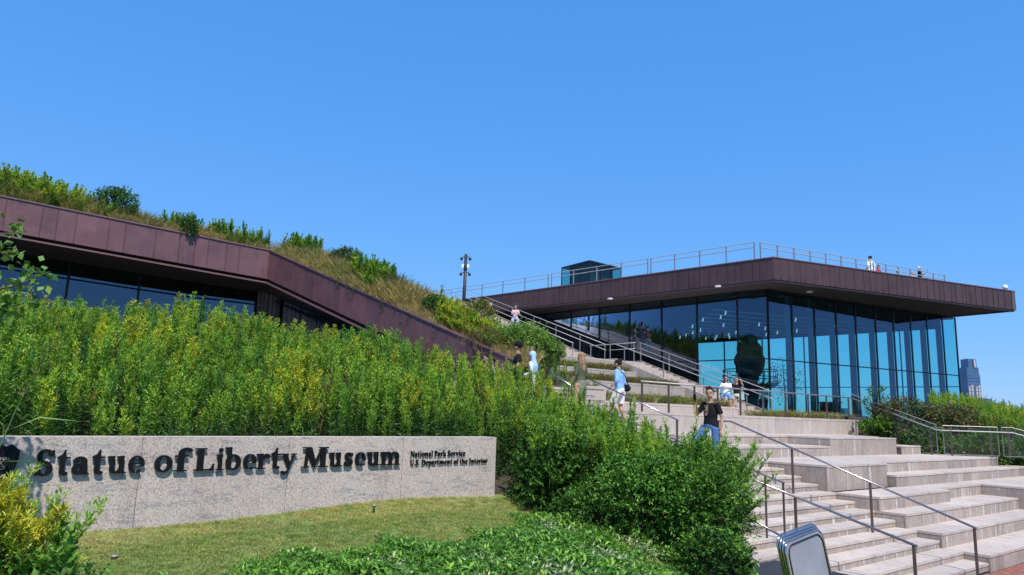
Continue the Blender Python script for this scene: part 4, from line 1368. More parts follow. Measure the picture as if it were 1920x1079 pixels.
# small garden lights
for (x, y, z, lab) in ((-3.45, 6.65, 1.33, 'small black path light at the bottom left edge of the lawn'), (-1.62, 9.15, 1.51, 'tiny spike light in front of the sign wall')):
    o = tag(empty('path_light', (x, y, z)), lab, 'garden light')
    rel(MB().tube([(x, y, z), (x, y, z + 0.10)], 0.012, 8).build('spike', M['pole']), o)
    rel(MB().tube([(x, y, z + 0.085), (x, y, z + 0.11), (x, y, z + 0.118)], [0.014, 0.036, 0.028], 12).build('cap', M['steel']), o)
#PART5
# ------------------------------------------------------------------ plants
class Leaves:
    """a growing list of small folded leaves; build() turns them into one mesh"""
    def __init__(s): s.P, s.D, s.L, s.W, s.C, s.B = [], [], [], [], [], []

    def add(s, P, D, L, W, C, bend=0.15):
        P = np.atleast_2d(np.asarray(P, float)); n = len(P)
        D = np.broadcast_to(np.asarray(D, float), (n, 3)).copy()
        s.P.append(P); s.D.append(D / (np.linalg.norm(D, axis=1, keepdims=True) + 1e-9))
        s.L.append(np.broadcast_to(L, n).astype(float)); s.W.append(np.broadcast_to(W, n).astype(float))
        s.C.append(np.broadcast_to(np.asarray(C, float), (n, 3))); s.B.append(np.broadcast_to(bend, n).astype(float))
        return s

    def data(s):
        return [np.concatenate(x) for x in (s.P, s.D, s.L, s.W, s.C, s.B)]

    def mesh(s, name, mat, rg=RNG):
        P, D, L, W, C, Bn = s.data()
        n = len(P)
        ref = rg.normal(size=(n, 3)) * 0.55 + np.array([0, 0, 1.0])
        side = np.cross(D, ref); side /= np.linalg.norm(side, axis=1, keepdims=True) + 1e-9
        L_, W_ = L[:, None], W[:, None]
        upn = np.cross(side, D)
        mid = P + D * L_ * 0.45 + upn * (Bn[:, None] * L_ * 0.3)
        v = np.empty((n, 4, 3))
        v[:, 0] = P
        v[:, 1] = mid + side * W_ / 2
        v[:, 2] = mid - side * W_ / 2
        v[:, 3] = P + D * L_ - np.array([0, 0, 1.0]) * (Bn[:, None] * L_ * 0.6)
        me = bpy.data.meshes.new(name)
        me.vertices.add(n * 4); me.loops.add(n * 6); me.polygons.add(n * 2)
        me.vertices.foreach_set('co', v.reshape(-1))
        base = (np.arange(n) * 4)[:, None]
        idx = np.concatenate([base + np.array([[0, 1, 2]]), base + np.array([[2, 1, 3]])], axis=1)
        me.loops.foreach_set('vertex_index', idx.reshape(-1).astype(np.int32))
        me.polygons.foreach_set('loop_start', (np.arange(n * 2) * 3).astype(np.int32))
        me.update(calc_edges=True)
        at = me.attributes.new('Col', 'FLOAT_COLOR', 'POINT')
        jit = 1 + rg.normal(size=(n, 1)) * 0.16
        hue = rg.normal(size=(n, 1)) * 0.07
        c = np.clip(C * jit * np.concatenate([1 + hue, np.ones((n, 1)), 1 - hue], 1), 0.002, 0.95)
        cc = np.concatenate([np.repeat(c, 4, 0), np.ones((n * 4, 1))], 1)
        at.data.foreach_set('color', cc.reshape(-1).astype(np.float32))
        me.materials.append(mat)
        return me

    def build(s, name, mat, parent=None):
        o = bpy.data.objects.new(name, s.mesh(name, mat))
        link(o)
        if parent: rel(o, parent)
        return o


def unit(v): return v / (np.linalg.norm(v, axis=-1, keepdims=True) + 1e-9)


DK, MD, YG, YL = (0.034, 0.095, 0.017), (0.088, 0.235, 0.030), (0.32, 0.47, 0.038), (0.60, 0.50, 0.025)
TAN, STRAW, RUST, BRN = (0.30, 0.215, 0.095), (0.40, 0.32, 0.16), (0.17, 0.085, 0.045), (0.10, 0.065, 0.035)


def cmix(a_, b_, t): return tuple(a_[i] * (1 - t) + b_[i] * t for i in range(3))


def goldenrod(L, base, h, rg, tip=YG, low=DK, n=105, lean=(0, 0), plume=1.0, lw=1.0, stem_c=(0.14, 0.20, 0.06)):
    base = np.array(base, float)
    ln = np.array([lean[0], lean[1], 0.0])
    def sp(t): return base + np.array([0, 0, h]) * np.asarray(t)[..., None] + ln * (np.asarray(t)[..., None] ** 2)
    ts = np.linspace(0, 0.93, 7)
    pp = sp(ts)
    dd = np.diff(pp, axis=0)
    L.add(pp[:-1], dd, np.linalg.norm(dd, axis=1) * 1.15, 0.013 * lw, stem_c, 0.0)
    t = np.sort(rg.uniform(0.10, 0.90, n))
    az = np.arange(n) * 2.4 + rg.uniform(0, 6.28)
    el = np.radians(-4 + 78 * t ** 1.2 + rg.normal(size=n) * 10)
    D = np.stack([np.cos(az) * np.cos(el), np.sin(az) * np.cos(el), np.sin(el)], 1)
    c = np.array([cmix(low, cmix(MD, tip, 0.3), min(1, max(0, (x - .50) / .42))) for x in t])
    L.add(sp(t), D, (0.150 - 0.075 * t) * rg.uniform(.75, 1.2, n), (0.027 - 0.010 * t) * lw, c, 0.22)
    nb = int(18 * plume)
    for k in range(nb):
        tt = rg.uniform(0.66, 1.0)
        a_ = rg.uniform(0, 6.28); e_ = math.radians(rg.uniform(52, 78))
        bl = (0.03 + 0.50 * (1.0 - tt)) * rg.uniform(.7, 1.1) + 0.03
        d = np.array([math.cos(a_) * math.cos(e_), math.sin(a_) * math.cos(e_), math.sin(e_)])
        m_ = 9
        q = np.linspace(0.1, 1, m_)
        pts = sp(np.full(m_, tt)) + d * (q * bl)[:, None] + np.array([0, 0, -0.05]) * (q ** 2 * bl)[:, None]
        dirs = unit(d + rg.normal(size=(m_, 3)) * 0.65)
        L.add(pts, dirs, 0.050 * rg.uniform(.7, 1.2, m_), 0.0125 * lw, cmix(MD, tip, rg.uniform(.5, 1)), 0.1)
    return L


def scatter(name, protos, pts, rot, scl, idx, label=None, cat=None, parent=None, tilt=None):
    """one object that draws many small plants: real geometry through a geometry-nodes tree"""
    col = bpy.data.collections.new(name + '_sources')
    for k, me in enumerate(protos):
        o = bpy.data.objects.new('%s_source_%02d' % (name, k), me)
        col.objects.link(o)
    n = len(pts)
    me = bpy.data.meshes.new(name)
    me.vertices.add(n)
    me.vertices.foreach_set('co', np.asarray(pts, float).reshape(-1))
    r = np.zeros((n, 3)); r[:, 2] = rot
    if tilt is not None: r[:, :2] = tilt
    a1 = me.attributes.new('rot', 'FLOAT_VECTOR', 'POINT'); a1.data.foreach_set('vector', r.reshape(-1).astype(np.float32))
    a2 = me.attributes.new('scl', 'FLOAT', 'POINT'); a2.data.foreach_set('value', np.asarray(scl, np.float32))
    a3 = me.attributes.new('idx', 'INT', 'POINT'); a3.data.foreach_set('value', np.asarray(idx, np.int32))
    o = bpy.data.objects.new(name, me); link(o)
    ng = bpy.data.node_groups.new(name + '_nodes', 'GeometryNodeTree')
    ng.interface.new_socket('Geometry', in_out='INPUT', socket_type='NodeSocketGeometry')
    ng.interface.new_socket('Geometry', in_out='OUTPUT', socket_type='NodeSocketGeometry')
    gi, go = ng.nodes.new('NodeGroupInput'), ng.nodes.new('NodeGroupOutput')
    iop = ng.nodes.new('GeometryNodeInstanceOnPoints')
    ci = ng.nodes.new('GeometryNodeCollectionInfo')
    ci.inputs[0].default_value = col
    ci.inputs['Separate Children'].default_value = True
    ci.inputs['Reset Children'].default_value = True
    def na(nm, ty):
        q = ng.nodes.new('GeometryNodeInputNamedAttribute'); q.data_type = ty
        q.inputs[0].default_value = nm
        return q.outputs[0]
    ng.links.new(gi.outputs[0], iop.inputs['Points'])
    ng.links.new(ci.outputs[0], iop.inputs['Instance'])
    iop.inputs['Pick Instance'].default_value = True
    ng.links.new(na('idx', 'INT'), iop.inputs['Instance Index'])
    ng.links.new(na('rot', 'FLOAT_VECTOR'), iop.inputs['Rotation'])
    ng.links.new(na('scl', 'FLOAT'), iop.inputs['Scale'])
    ng.links.new(iop.outputs[0], go.inputs[0])
    md = o.modifiers.new('scatter', 'NODES'); md.node_group = ng
    tag(o, label, cat, kind='stuff')
    if parent: rel(o, parent)
    return o


def grass_tuft(rg, n, h, w, spread, cols, curve=0.35, up=0.9):
    L = Leaves()
    az = rg.uniform(0, 6.28, n); rr = rg.uniform(0, spread, n)
    P = np.stack([rr * np.cos(az), rr * np.sin(az), np.zeros(n)], 1)
    hh = h * rg.uniform(.55, 1.1, n)
    D = unit(np.stack([np.cos(az) * (1 - up), np.sin(az) * (1 - up), np.full(n, up)], 1) + rg.normal(size=(n, 3)) * 0.13)
    C = np.array([cols[rg.integers(len(cols))] for _ in range(n)])
    L.add(P, D, hh * 0.62, w, C, 0.0)
    D2 = unit(D + np.stack([np.cos(az), np.sin(az), -0.3 * np.ones(n)], 1) * curve)
    L.add(P + D * hh[:, None] * 0.5, D2, hh * 0.55, w * 0.8, C * 1.08, 0.2)
    return L


def clump(rg, n, r, h, l, w, cols):
    """low leafy ground-cover clump"""
    L = Leaves()
    az = rg.uniform(0, 6.28, n); rr = r * np.sqrt(rg.uniform(0, 1, n))
    z = h * rg.uniform(.15, 1.0, n) * (1 - 0.4 * (rr / r) ** 2)
    P = np.stack([rr * np.cos(az), rr * np.sin(az), z], 1)
    a2 = rg.uniform(0, 6.28, n); e = np.radians(rg.uniform(-15, 60, n))
    D = np.stack([np.cos(a2) * np.cos(e), np.sin(a2) * np.cos(e), np.sin(e)], 1)
    C = np.array([cols[rg.integers(len(cols))] for _ in range(n)])
    L.add(P, D, l * rg.uniform(.6, 1.25, n), w * rg.uniform(.7, 1.2, n), C, 0.2)
    return L


def bush(name, label, cat, c, rad, twigs, per, l, w, cols, seed, group=None, upright=0.3, mat='leaf_dark', ground=None, lobes=0.35):
    rg = np.random.default_rng(seed)
    root = tag(empty(name, (c[0], c[1], (ground if ground is not None else c[2] - rad[2]))), label, cat, group)
    L = Leaves(); c = np.array(c, float); rad = np.array(rad, float)
    lob = unit(rg.normal(size=(9, 3)))
    for k in range(twigs):
        d = unit(rg.normal(size=3) + np.array([0, 0, 0.25]))
        r_ = 0.80 + lobes * max(0, max(float(d @ q) for q in lob) - 0.55) * 1.3 + rg.normal() * 0.06
        start = c + d * rad * rg.uniform(0.25, 0.7) * r_
        dirn = unit(d * rad / max(rad) + np.array([0, 0, upright]) + rg.normal(size=3) * 0.3)
        ln = rg.uniform(0.22, 0.42) * max(rad)
        end = c + d * rad * r_
        start = end - dirn * ln if rg.uniform() < .75 else start
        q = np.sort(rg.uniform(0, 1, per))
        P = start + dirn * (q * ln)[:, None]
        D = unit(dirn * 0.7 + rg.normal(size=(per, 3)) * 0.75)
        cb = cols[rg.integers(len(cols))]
        C = np.array([cmix(cols[0], cb, 0.25 + .75 * x) for x in q])  # leaves darken towards the inner twig end, painting in the bush's inner shade
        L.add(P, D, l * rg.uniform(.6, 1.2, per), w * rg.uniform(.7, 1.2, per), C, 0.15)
    L.build('foliage', M[mat], root)
    mb = MB()
    g = ground if ground is not None else c[2] - rad[2]
    for k in range(7):
        t = 2 * math.pi * k / 7
        e = c + np.array([math.cos(t) * rad[0] * .5, math.sin(t) * rad[1] * .5, rad[2] * .35])
        mid_ = (np.array([c[0], c[1], g]) * .55 + e * .45) + np.array([math.cos(t), math.sin(t), 0]) * .06
        mb.tube([(c[0], c[1], g - .05), tuple(mid_), tuple(e)], [0.022, 0.015, 0.006], 5)
    rel(mb.build('stem', M['bark']), root)
    return root


# ---- the big goldenrod stand behind the sign
rg = np.random.default_rng(21)
protos = []
for k in range(9):
    L = Leaves()
    tip = [YG, YG, cmix(YG, YL, .35), MD, cmix(MD, YG, .5), cmix(YG, YL, .7), YG, cmix(MD, YG, .3), RUST][k]
    goldenrod(L, (0, 0, 0), 1.45, rg, tip=tip, lean=rg.uniform(-.14, .14, 2), plume=[1, 1.2, 1.3, .7, 1, 1.5, .9, .8, 1.0][k], low=DK if k != 8 else BRN)
    protos.append(L.mesh('goldenrod_plant_%d' % k, M['leaf'], rg))
pts, sc, ix = [], [], []
while len(pts) < 2350:
    x, y = rg.uniform(-13.5, 4.5), rg.uniform(3.5, 16.2)
    a_, b_ = toab(x, y)
    if b_ > 10.0 or a_ < 8.0 or a_ > 16.5: continue
    q = Vector((x, y, 0)) - S0
    if -SN.dot(q) < 0.42: continue
    if abs((x * 1333 / y) + 0) > 1180: continue
    if x > 0.35 and a_ < 7.7: continue
    if x > 3.0 and rg.uniform() < 0.3: continue
    g_ = G(a_, b_)
    s_ = rg.uniform(.70, 1.07) * (1.0 + 0.20 * noise.noise(Vector((x * 1.1, y * 1.1, 9)))) * (1.0 + 0.05 * math.sin(x * 1.9) + 0.04 * math.sin(y * 2.3 + 1))
    s_ *= lerp(x, [-9, -4, -1.5, 0.5, 2, 3, 4], [.95, .94, .97, .88, .88, .86, .78])
    pts.append((x, y, g_ - .03)); sc.append(s_)
    pn = noise.noise(Vector((x * .8, y * .8, 3)))
    ix.append(8 if rg.uniform() < 0.018 else (rg.choice([2, 5, 1, 6]) if pn > 0.12 else rg.choice([0, 1, 3, 4, 6, 7])))
for _ in range(420):
    x, y = rg.uniform(0.35, 3.3), rg.uniform(10.7, 13.2)
    a_, b_ = toab(x, y)
    if b_ > 10.05 or a_ < 6.4: continue
    pts.append((x, y, G(a_, b_) - .03)); sc.append(rg.uniform(.75, .98)); ix.append(rg.choice([0, 1, 3, 4, 7, 6]))
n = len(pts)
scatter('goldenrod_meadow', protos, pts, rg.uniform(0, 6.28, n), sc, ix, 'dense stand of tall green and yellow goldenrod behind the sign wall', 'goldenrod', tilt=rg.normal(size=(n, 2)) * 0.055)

# goldenrod on the bank at the right edge
pts, sc, ix = [], [], []
while len(pts) < 900:
    a_, b_ = rg.uniform(7.5, 15.5), rg.uniform(31.5, 46)
    p = AB(a_, b_)
    px_ = 960 + p.x / p.y * 1333
    if px_ > 2000 or px_ < 1745: continue
    pts.append((p.x, p.y, GR(a_, b_))); sc.append(rg.uniform(.8, 1.08)); ix.append(rg.choice([0, 1, 2, 6, 4]))
n = len(pts)
scatter('goldenrod_bank', protos, pts, rg.uniform(0, 6.28, n), sc, ix, 'bright green goldenrod on the bank at the right edge below the skyscraper', 'goldenrod', tilt=rg.normal(size=(n, 2)) * 0.07)

# ---- lawn grass
protos = [grass_tuft(rg, 16, .045, .0045, .05, c_, 0.5, 0.7).mesh('grass_tuft_%d' % k, M['leaf_dry'], rg) for k, c_ in enumerate([
    [(0.17, 0.26, 0.05), (0.22, 0.29, 0.07)], [(0.25, 0.29, 0.09), (0.34, 0.33, 0.13)], [(0.50, 0.40, 0.18), (0.38, 0.33, 0.15)], [(0.11, 0.21, 0.035), (0.18, 0.27, 0.055)]])]
pts, ix = [], []
while len(pts) < 30000:
    a_, b_ = rg.uniform(4.6, 8.62), rg.uniform(-3.0, 7.4)
    p = AB(a_, b_)
    if SN.dot(p - S0) < 0.012 and SD.dot(p - S0) < 0.05: continue
    g_ = G(a_, b_)
    dn = noise.noise(Vector((p.x * .9, p.y * .9, 0)))
    dry = 0.07 + 0.45 * max(0, dn) + (0.45 if SN.dot(p - S0) < 0.5 else 0)
    pts.append((p.x, p.y, g_ - .004))
    ix.append(2 if rg.uniform() < dry else rg.choice([0, 1, 1, 3]))
n = len(pts)
scatter('lawn_grass', protos, pts, rg.uniform(0, 6.28, n), rg.uniform(.6, 1.25, n), ix, 'mown grass of the small lawn with straw-coloured patches below the sign', 'grass')

# ---- leafy ground cover in the foreground
GC = [(0.05, 0.14, 0.02), (0.10, 0.25, 0.035), (0.17, 0.34, 0.05)]
WH = [(0.45, 0.55, 0.38), (0.30, 0.44, 0.22), (0.11, 0.20, 0.07), (0.09, 0.16, 0.05)]
protos = [clump(rg, 60, .15, .20, .072, .024, GC).mesh('ground_cover_0', M['leaf_dark'], rg), clump(rg, 60, .15, .17, .060, .026, GC).mesh('ground_cover_1', M['leaf_dark'], rg),
          clump(rg, 56, .14, .17, .052, .022, WH).mesh('ground_cover_2', M['leaf_dark'], rg), clump(rg, 40, .13, .22, .10, .013, GC).mesh('ground_cover_3', M['leaf_dark'], rg)]
pts, ix, sc = [], [], []
while len(pts) < 5200:
    a_, b_ = rg.uniform(2.6, 8.2), rg.uniform(-1.5, 8.8)
    edge = lerp(b_, [-1.5, 1.2, 2.4, 3.7, 5.4, 6.4, 8.8], [5.9, 6.35, 6.75, 6.95, 7.0, 7.7, 8.0]) + 0.18 * math.sin(b_ * 5) + 0.1 * math.sin(b_ * 11 + 1)
    if a_ > edge: continue
    p = AB(a_, b_)
    if 2.35 < p.x < 3.6 and p.y < 7.6: continue
    if b_ > 6.9 and 4.8 < a_ < 6.3: continue
    fade = min(1.0, 0.45 + (edge - a_) * 0.9)
    pts.append((p.x, p.y, G(a_, b_) - .02)); sc.append(rg.uniform(.75, 1.25) * fade)
    wn_ = noise.noise(Vector((p.x * 1.3, p.y * 1.3, 7)))
    ix.append(2 if wn_ > 0.12 + rg.normal() * .12 and a_ < edge - .5 else rg.choice([0, 1, 3, 0, 1]))
n = len(pts)
scatter('ground_cover', protos, pts, rg.uniform(0, 6.28, n), sc, ix, 'low leafy ground cover with pale variegated patches along the bottom edge', 'ground cover')

# ---- bushes right of the sign
DG = [(0.022, 0.065, 0.012), (0.05, 0.14, 0.02), (0.085, 0.22, 0.03), (0.14, 0.30, 0.045)]
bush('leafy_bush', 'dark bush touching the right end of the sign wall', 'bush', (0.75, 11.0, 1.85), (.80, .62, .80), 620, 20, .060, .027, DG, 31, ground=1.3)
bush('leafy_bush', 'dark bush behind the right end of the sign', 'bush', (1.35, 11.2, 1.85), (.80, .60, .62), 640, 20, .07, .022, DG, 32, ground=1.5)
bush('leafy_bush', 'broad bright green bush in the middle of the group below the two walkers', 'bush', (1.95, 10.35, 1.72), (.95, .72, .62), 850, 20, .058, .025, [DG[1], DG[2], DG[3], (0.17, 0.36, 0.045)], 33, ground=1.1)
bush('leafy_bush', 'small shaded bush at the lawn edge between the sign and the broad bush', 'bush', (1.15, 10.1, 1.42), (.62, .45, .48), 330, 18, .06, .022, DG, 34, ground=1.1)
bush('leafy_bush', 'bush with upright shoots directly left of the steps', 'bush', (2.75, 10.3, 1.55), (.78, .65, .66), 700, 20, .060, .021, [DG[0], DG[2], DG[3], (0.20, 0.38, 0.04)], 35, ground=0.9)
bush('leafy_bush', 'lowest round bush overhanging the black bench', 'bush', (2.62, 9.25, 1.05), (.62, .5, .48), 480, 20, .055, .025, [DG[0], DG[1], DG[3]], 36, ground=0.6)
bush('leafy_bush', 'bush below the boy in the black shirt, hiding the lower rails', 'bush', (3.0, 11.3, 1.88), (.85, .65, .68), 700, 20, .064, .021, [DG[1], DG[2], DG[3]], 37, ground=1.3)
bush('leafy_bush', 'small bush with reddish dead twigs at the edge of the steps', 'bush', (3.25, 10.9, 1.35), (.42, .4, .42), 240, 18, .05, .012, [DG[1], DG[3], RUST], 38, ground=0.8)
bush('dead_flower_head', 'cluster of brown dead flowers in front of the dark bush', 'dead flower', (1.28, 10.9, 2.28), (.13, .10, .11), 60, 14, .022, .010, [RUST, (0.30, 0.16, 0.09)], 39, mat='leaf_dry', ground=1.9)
# willowy sprays that reach over the steps
sp = tag(empty('goldenrod_sprays', (2.9, 10.5, 1.1)), 'long leafy sprays of unopened goldenrod leaning over the granite steps', 'goldenrod')
L = Leaves(); rg = np.random.default_rng(41)
for (x, y, z, lx, h) in ((2.9, 10.3, 1.2, .85, 1.35), (3.0, 10.4, 1.2, .80, 1.15), (2.8, 10.3, 1.2, .35, 1.40), (2.6, 10.5, 1.3, .15, 1.50), (2.75, 10.2, 1.2, .10, 1.35), (3.0, 10.5, 1.1, .55, 1.2), (2.5, 10.6, 1.3, .3, 1.45), (3.05, 10.2, 1.0, .75, .85), (3.3, 11.3, .9, .1, 1.75), (3.45, 11.2, .85, .45, 1.75), (3.2, 11.4, .95, -.1, 1.7), (3.5, 11.3, .85, .75, 1.6), (3.35, 11.0, .8, .5, 1.5), (3.1, 11.2, .9, .0, 1.7), (3.0, 11.5, 1.0, .1, 1.65), (3.15, 11.0, .9, .15, 1.55), (3.4, 10.9, .8, .35, 1.5), (2.9, 11.2, .95, -.1, 1.6), (3.25, 10.8, .8, .9, 1.35), (3.3, 11.1, .85, .25, 1.65),
                          (2.45, 10.8, 1.4, -.1, 1.4), (2.95, 10.8, 1.2, .5, 1.30), (1.9, 11.3, 1.6, .1, 1.5), (1.6, 11.5, 1.7, .1, 1.5), (1.75, 11.2, 1.7, .2, 1.3), (2.1, 11.4, 1.5, .1, 1.3)):
    goldenrod(L, (x, y, z), h, rg, tip=(0.28, 0.44, 0.04), low=(0.07, 0.18, 0.025), n=190, lean=(lx, rg.uniform(-.1, .1)), plume=.5)
L.build('foliage', M['leaf'], sp)

# ---- goldenrod clump in the left foreground, in yellow flower
fg = tag(empty('flowering_goldenrod', (-3.3, 5.0, 1.2)), 'goldenrod in full yellow flower in front of the sign at the left edge', 'goldenrod')
L = Leaves(); rg = np.random.default_rng(43)
for k in range(60):
    x, y = rg.uniform(-4.15, -3.0), rg.uniform(4.5, 5.5)
    a_, b_ = toab(x, y)
    px_ = 960 + x / y * 1333
    top = lerp(px_, [-100, 0, 60, 110, 150, 190, 230], [2.32, 2.24, 2.22, 2.12, 2.02, 1.90, 1.65]) + rg.uniform(-.38, .02)
    h = max(.3, top - G(a_, b_))
    yel = px_ < 125 and k % 2 == 0
    goldenrod(L, (x, y, G(a_, b_)), h, rg, tip=(0.55, 0.47, 0.03) if yel else YG, low=(0.05, 0.13, 0.02), n=90, lean=rg.uniform(-.25, .3, 2), plume=2.6 if yel else 1.0, lw=.8)
L.build('foliage', M['leaf'], fg)
wc = tag(empty('weed_clump', (-2.95, 5.2, 1.2)), 'leafy green weeds growing beside the yellow goldenrod', 'weed')
L = Leaves()
for k in range(34):
    x, y = rg.uniform(-3.35, -2.72), rg.uniform(4.7, 5.5)
    a_, b_ = toab(x, y)
    px_ = 960 + x / y * 1333
    top = lerp(px_, [90, 180, 205, 240], [1.80, 1.98, 1.72, 1.45]) + rg.uniform(-.4, .0)
    goldenrod(L, (x, y, G(a_, b_)), max(.2, top - G(a_, b_)), rg, tip=(.12, .24, .04), low=(0.05, 0.13, 0.02), n=50, lean=rg.uniform(-.1, .1, 2), plume=.3, lw=2.2)
L.build('foliage', M['leaf_dark'], wc)
reed = tag(empty('reed', (-3.02, 3.9, 1.2)), 'single tall reed with long arching blades crossing the left end of the sign', 'reed')
mb = MB()
mb.tube([(-3.0, 3.95, 1.2), (-2.85, 3.97, 2.2), (-2.72, 4.0, 2.72), (-2.60, 4.0, 3.05)], [.006, .005, .003, .001], 5)
rel(mb.build('stalk', M['stem_green']), reed)
L = Leaves()
for (p, d, l, w, b_) in (((-2.74, 4.0, 2.62), (1, 0, .30), .42, .012, .25), ((-2.78, 4.0, 2.45), (1, 0, .02), .30, .010, .1), ((-2.84, 3.98, 2.25), (1, 0, .25), .55, .012, .1), ((-2.86, 3.98, 2.30), (-1, 0, .4), .5, .014, .2), ((-2.74, 4, 2.6), (-.8, 0, .7), .45, .012, .2)):
    L.add([p], d, l, w, (0.16, 0.26, 0.08), b_)
for k in range(40):
    t = rg.uniform(0, 1)
    L.add([(-2.70 + .11 * t, 4.0, 2.78 + .28 * t)], rg.normal(size=3) + np.array([0.2, 0, .9]), .05, .006, (0.13, 0.085, 0.05), .1)
L.build('foliage', M['leaf'], reed)

# ---- tree branch reaching in from the left
tree = tag(empty('small_tree', (-5.9, 5.2, 1.3)), 'small broad-leaved tree whose branch reaches in at the left edge', 'tree')
mb = MB()
mb.tube([(-5.9, 5.2, 1.1), (-5.8, 5.3, 2.4), (-5.6, 5.4, 3.4), (-5.5, 5.5, 4.6)], [.07, .06, .045, .02], 8)
rel(mb.build('trunk', M['bark'], smooth=True), tree)
mb = MB(); L = Leaves(); rg = np.random.default_rng(47)
br = [[(-5.75, 5.35, 2.9), (-5.1, 5.6, 3.35), (-4.5, 5.75, 3.6), (-4.1, 5.8, 3.70), (-3.83, 5.8, 3.83)], [(-5.6, 5.4, 3.3), (-5.0, 5.6, 3.8), (-4.5, 5.75, 3.95), (-4.13, 5.8, 3.98)],
      [(-5.55, 5.45, 3.7), (-5.0, 5.6, 4.1), (-4.45, 5.7, 4.12), (-4.12, 5.8, 4.14)], [(-5.1, 5.6, 3.35), (-4.7, 5.7, 3.4), (-4.25, 5.8, 3.52), (-4.05, 5.82, 3.55)],
      [(-5.6, 5.4, 3.4), (-5.9, 5.9, 3.9), (-6.1, 6.2, 4.3)], [(-5.5, 5.5, 4.0), (-5.2, 5.2, 4.5), (-4.9, 5.0, 4.8)], [(-5.5, 5.5, 4.4), (-5.7, 5.2, 4.9)], [(-5.5, 5.5, 4.2), (-5.0, 5.7, 4.7), (-4.7, 5.7, 4.95)]]
for bi, pth in enumerate(br):
    mb.tube(pth, [0.02 - 0.015 * i / (len(pth) - 1) for i in range(len(pth))], 5)
    P = np.array(pth)
    m_ = 110 if bi < 4 else 90
    for k in range(m_):
        s_ = rg.uniform(0.25, 1.0) * (len(P) - 1); i = min(int(s_), len(P) - 2)
        q = P[i] + (P[i + 1] - P[i]) * (s_ - i) + rg.normal(size=3) * (.065 if bi < 4 else .12)
        L.add([q], rg.normal(size=3) + np.array([.3, 0, .2]), .075, .055, (0.24, 0.38, 0.09) if rg.uniform() < .6 else (.11, .22, .04), .15)
rel(mb.build('branch', M['bark']), tree)
L.build('crown', M['leaf'], tree)

# ---- planted roof: grasses and herbs behind the brown band
protos = []
rg = np.random.default_rng(51)
cols = [[TAN, STRAW, (0.22, 0.26, 0.08)], [STRAW, TAN, (0.5, 0.42, 0.24)], [(0.12, 0.22, 0.03), (0.20, 0.28, 0.06), TAN], [RUST, TAN, (0.18, 0.20, 0.06)]]
for k in range(4):
    protos.append(grass_tuft(rg, 46, [.85, .75, .75, .7][k], .020, .16, cols[k], 0.4, 0.82).mesh('roof_grass_%d' % k, M['leaf_dry'], rg))
for k, tip in enumerate((YG, cmix(YG, YL, .6), MD)):
    L = Leaves(); goldenrod(L, (0, 0, 0), 1.0, rg, tip=tip, lean=rg.uniform(-.2, .2, 2), n=80, lw=1.7); protos.append(L.mesh('roof_herb_%d' % k, M['leaf'], rg))
protos.append(clump(rg, 90, .25, .45, .07, .02, DG[1:]).mesh('roof_shrublet', M['leaf'], rg))


def roof_point(s, dist):
    """s: 0..1 left run F0-F1, 1..2 ramp run F1-F3"""
    if s < 1: e, o = F0.lerp(F1, s), o1
    else: e, o = F1.lerp(F3, s - 1), o2
    p = e + o * dist
    return p.x, p.y, roof_z(e, s >= 1, dist)


pts, ix, sc = [], [], []
while len(pts) < 7500:
    s_ = rg.uniform(0.12, 2.02)
    dist = 0.10 + abs(rg.normal()) * 1.5
    if rg.uniform() < .12: dist = rg.uniform(3, 12 if s_ < 1 else 4.6)
    if s_ > 1.72 and dist > (1.1 if s_ < 1.9 else .8): continue
    x, y, z = roof_point(s_, dist)
    px_ = 960 + x / y * 1333
    if px_ < -120: continue
    nz = noise.noise(Vector((x * .55, y * .55, 2.2)))
    near = dist < 0.5
    if px_ < 130: c_ = [4, 5, 2, 2, 0, 4]
    elif nz > 0.25: c_ = [2, 4, 6, 7, 0]
    elif nz > 0.0: c_ = [0, 2, 1, 1, 7, 3]
    else: c_ = [0, 1, 1, 3, 1]
    if 820 < px_ < 930: c_ = [5, 5, 4, 3]
    k = rg.choice(c_)
    hs = (0.72 if near else 1.1) * lerp(px_, [0, 120, 300, 430, 500, 650, 800, 950], [1.0, .92, .72, .8, .7, .85, .95, 1.0])
    if s_ > 1.6: hs *= 0.6
    pts.append((x, y, z - .02)); sc.append(rg.uniform(.7, 1.2) * hs); ix.append(k)
for _ in range(2400):
    a_, b_ = (rg.uniform(30.2, 42), rg.uniform(9.5, 16.6)) if _ < 1000 else (rg.uniform(40.3, 56), rg.uniform(9, 25))
    p = AB(a_, b_, hill_z(a_, b_) - .03 if _ < 1000 else 9.52)
    pts.append(tuple(p)); sc.append(rg.uniform(.8, 1.6)); ix.append(rg.choice([7, 7, 0, 2, 4]))
for _ in range(620):
    a_, b_ = rg.uniform(16.1, 26), rg.uniform(12.3, 16.7)
    p = AB(a_, b_, 3.60 + 0.27 * (a_ - 16.0))
    pts.append(tuple(p)); sc.append(rg.uniform(.4, .65)); ix.append(rg.choice([2, 4, 7]))
n = len(pts)
scatter('roof_meadow', protos, pts, rg.uniform(0, 6.28, n), sc, ix, 'wild grasses and herbs growing along the planted roof above the brown band', 'roof plants', tilt=rg.normal(size=(n, 2)) * 0.12)
RG = [(0.035, 0.095, 0.02), (0.065, 0.16, 0.03), (0.10, 0.23, 0.035)]


def roof_bush(px_, s_, dist, r, label, cols=RG, seed=0, l=.07, w=.028, tw=150, mat='leaf', up=.3, lift=.8):
    tw = int(tw * 1.9); l *= 1.25; w *= 1.5
    x, y, z = roof_point(s_, dist)
    return bush('roof_bush', label, 'bush', (x, y, z + r[2] * lift), r, tw, 16, l, w, cols, seed, ground=z, upright=up, mat=mat)


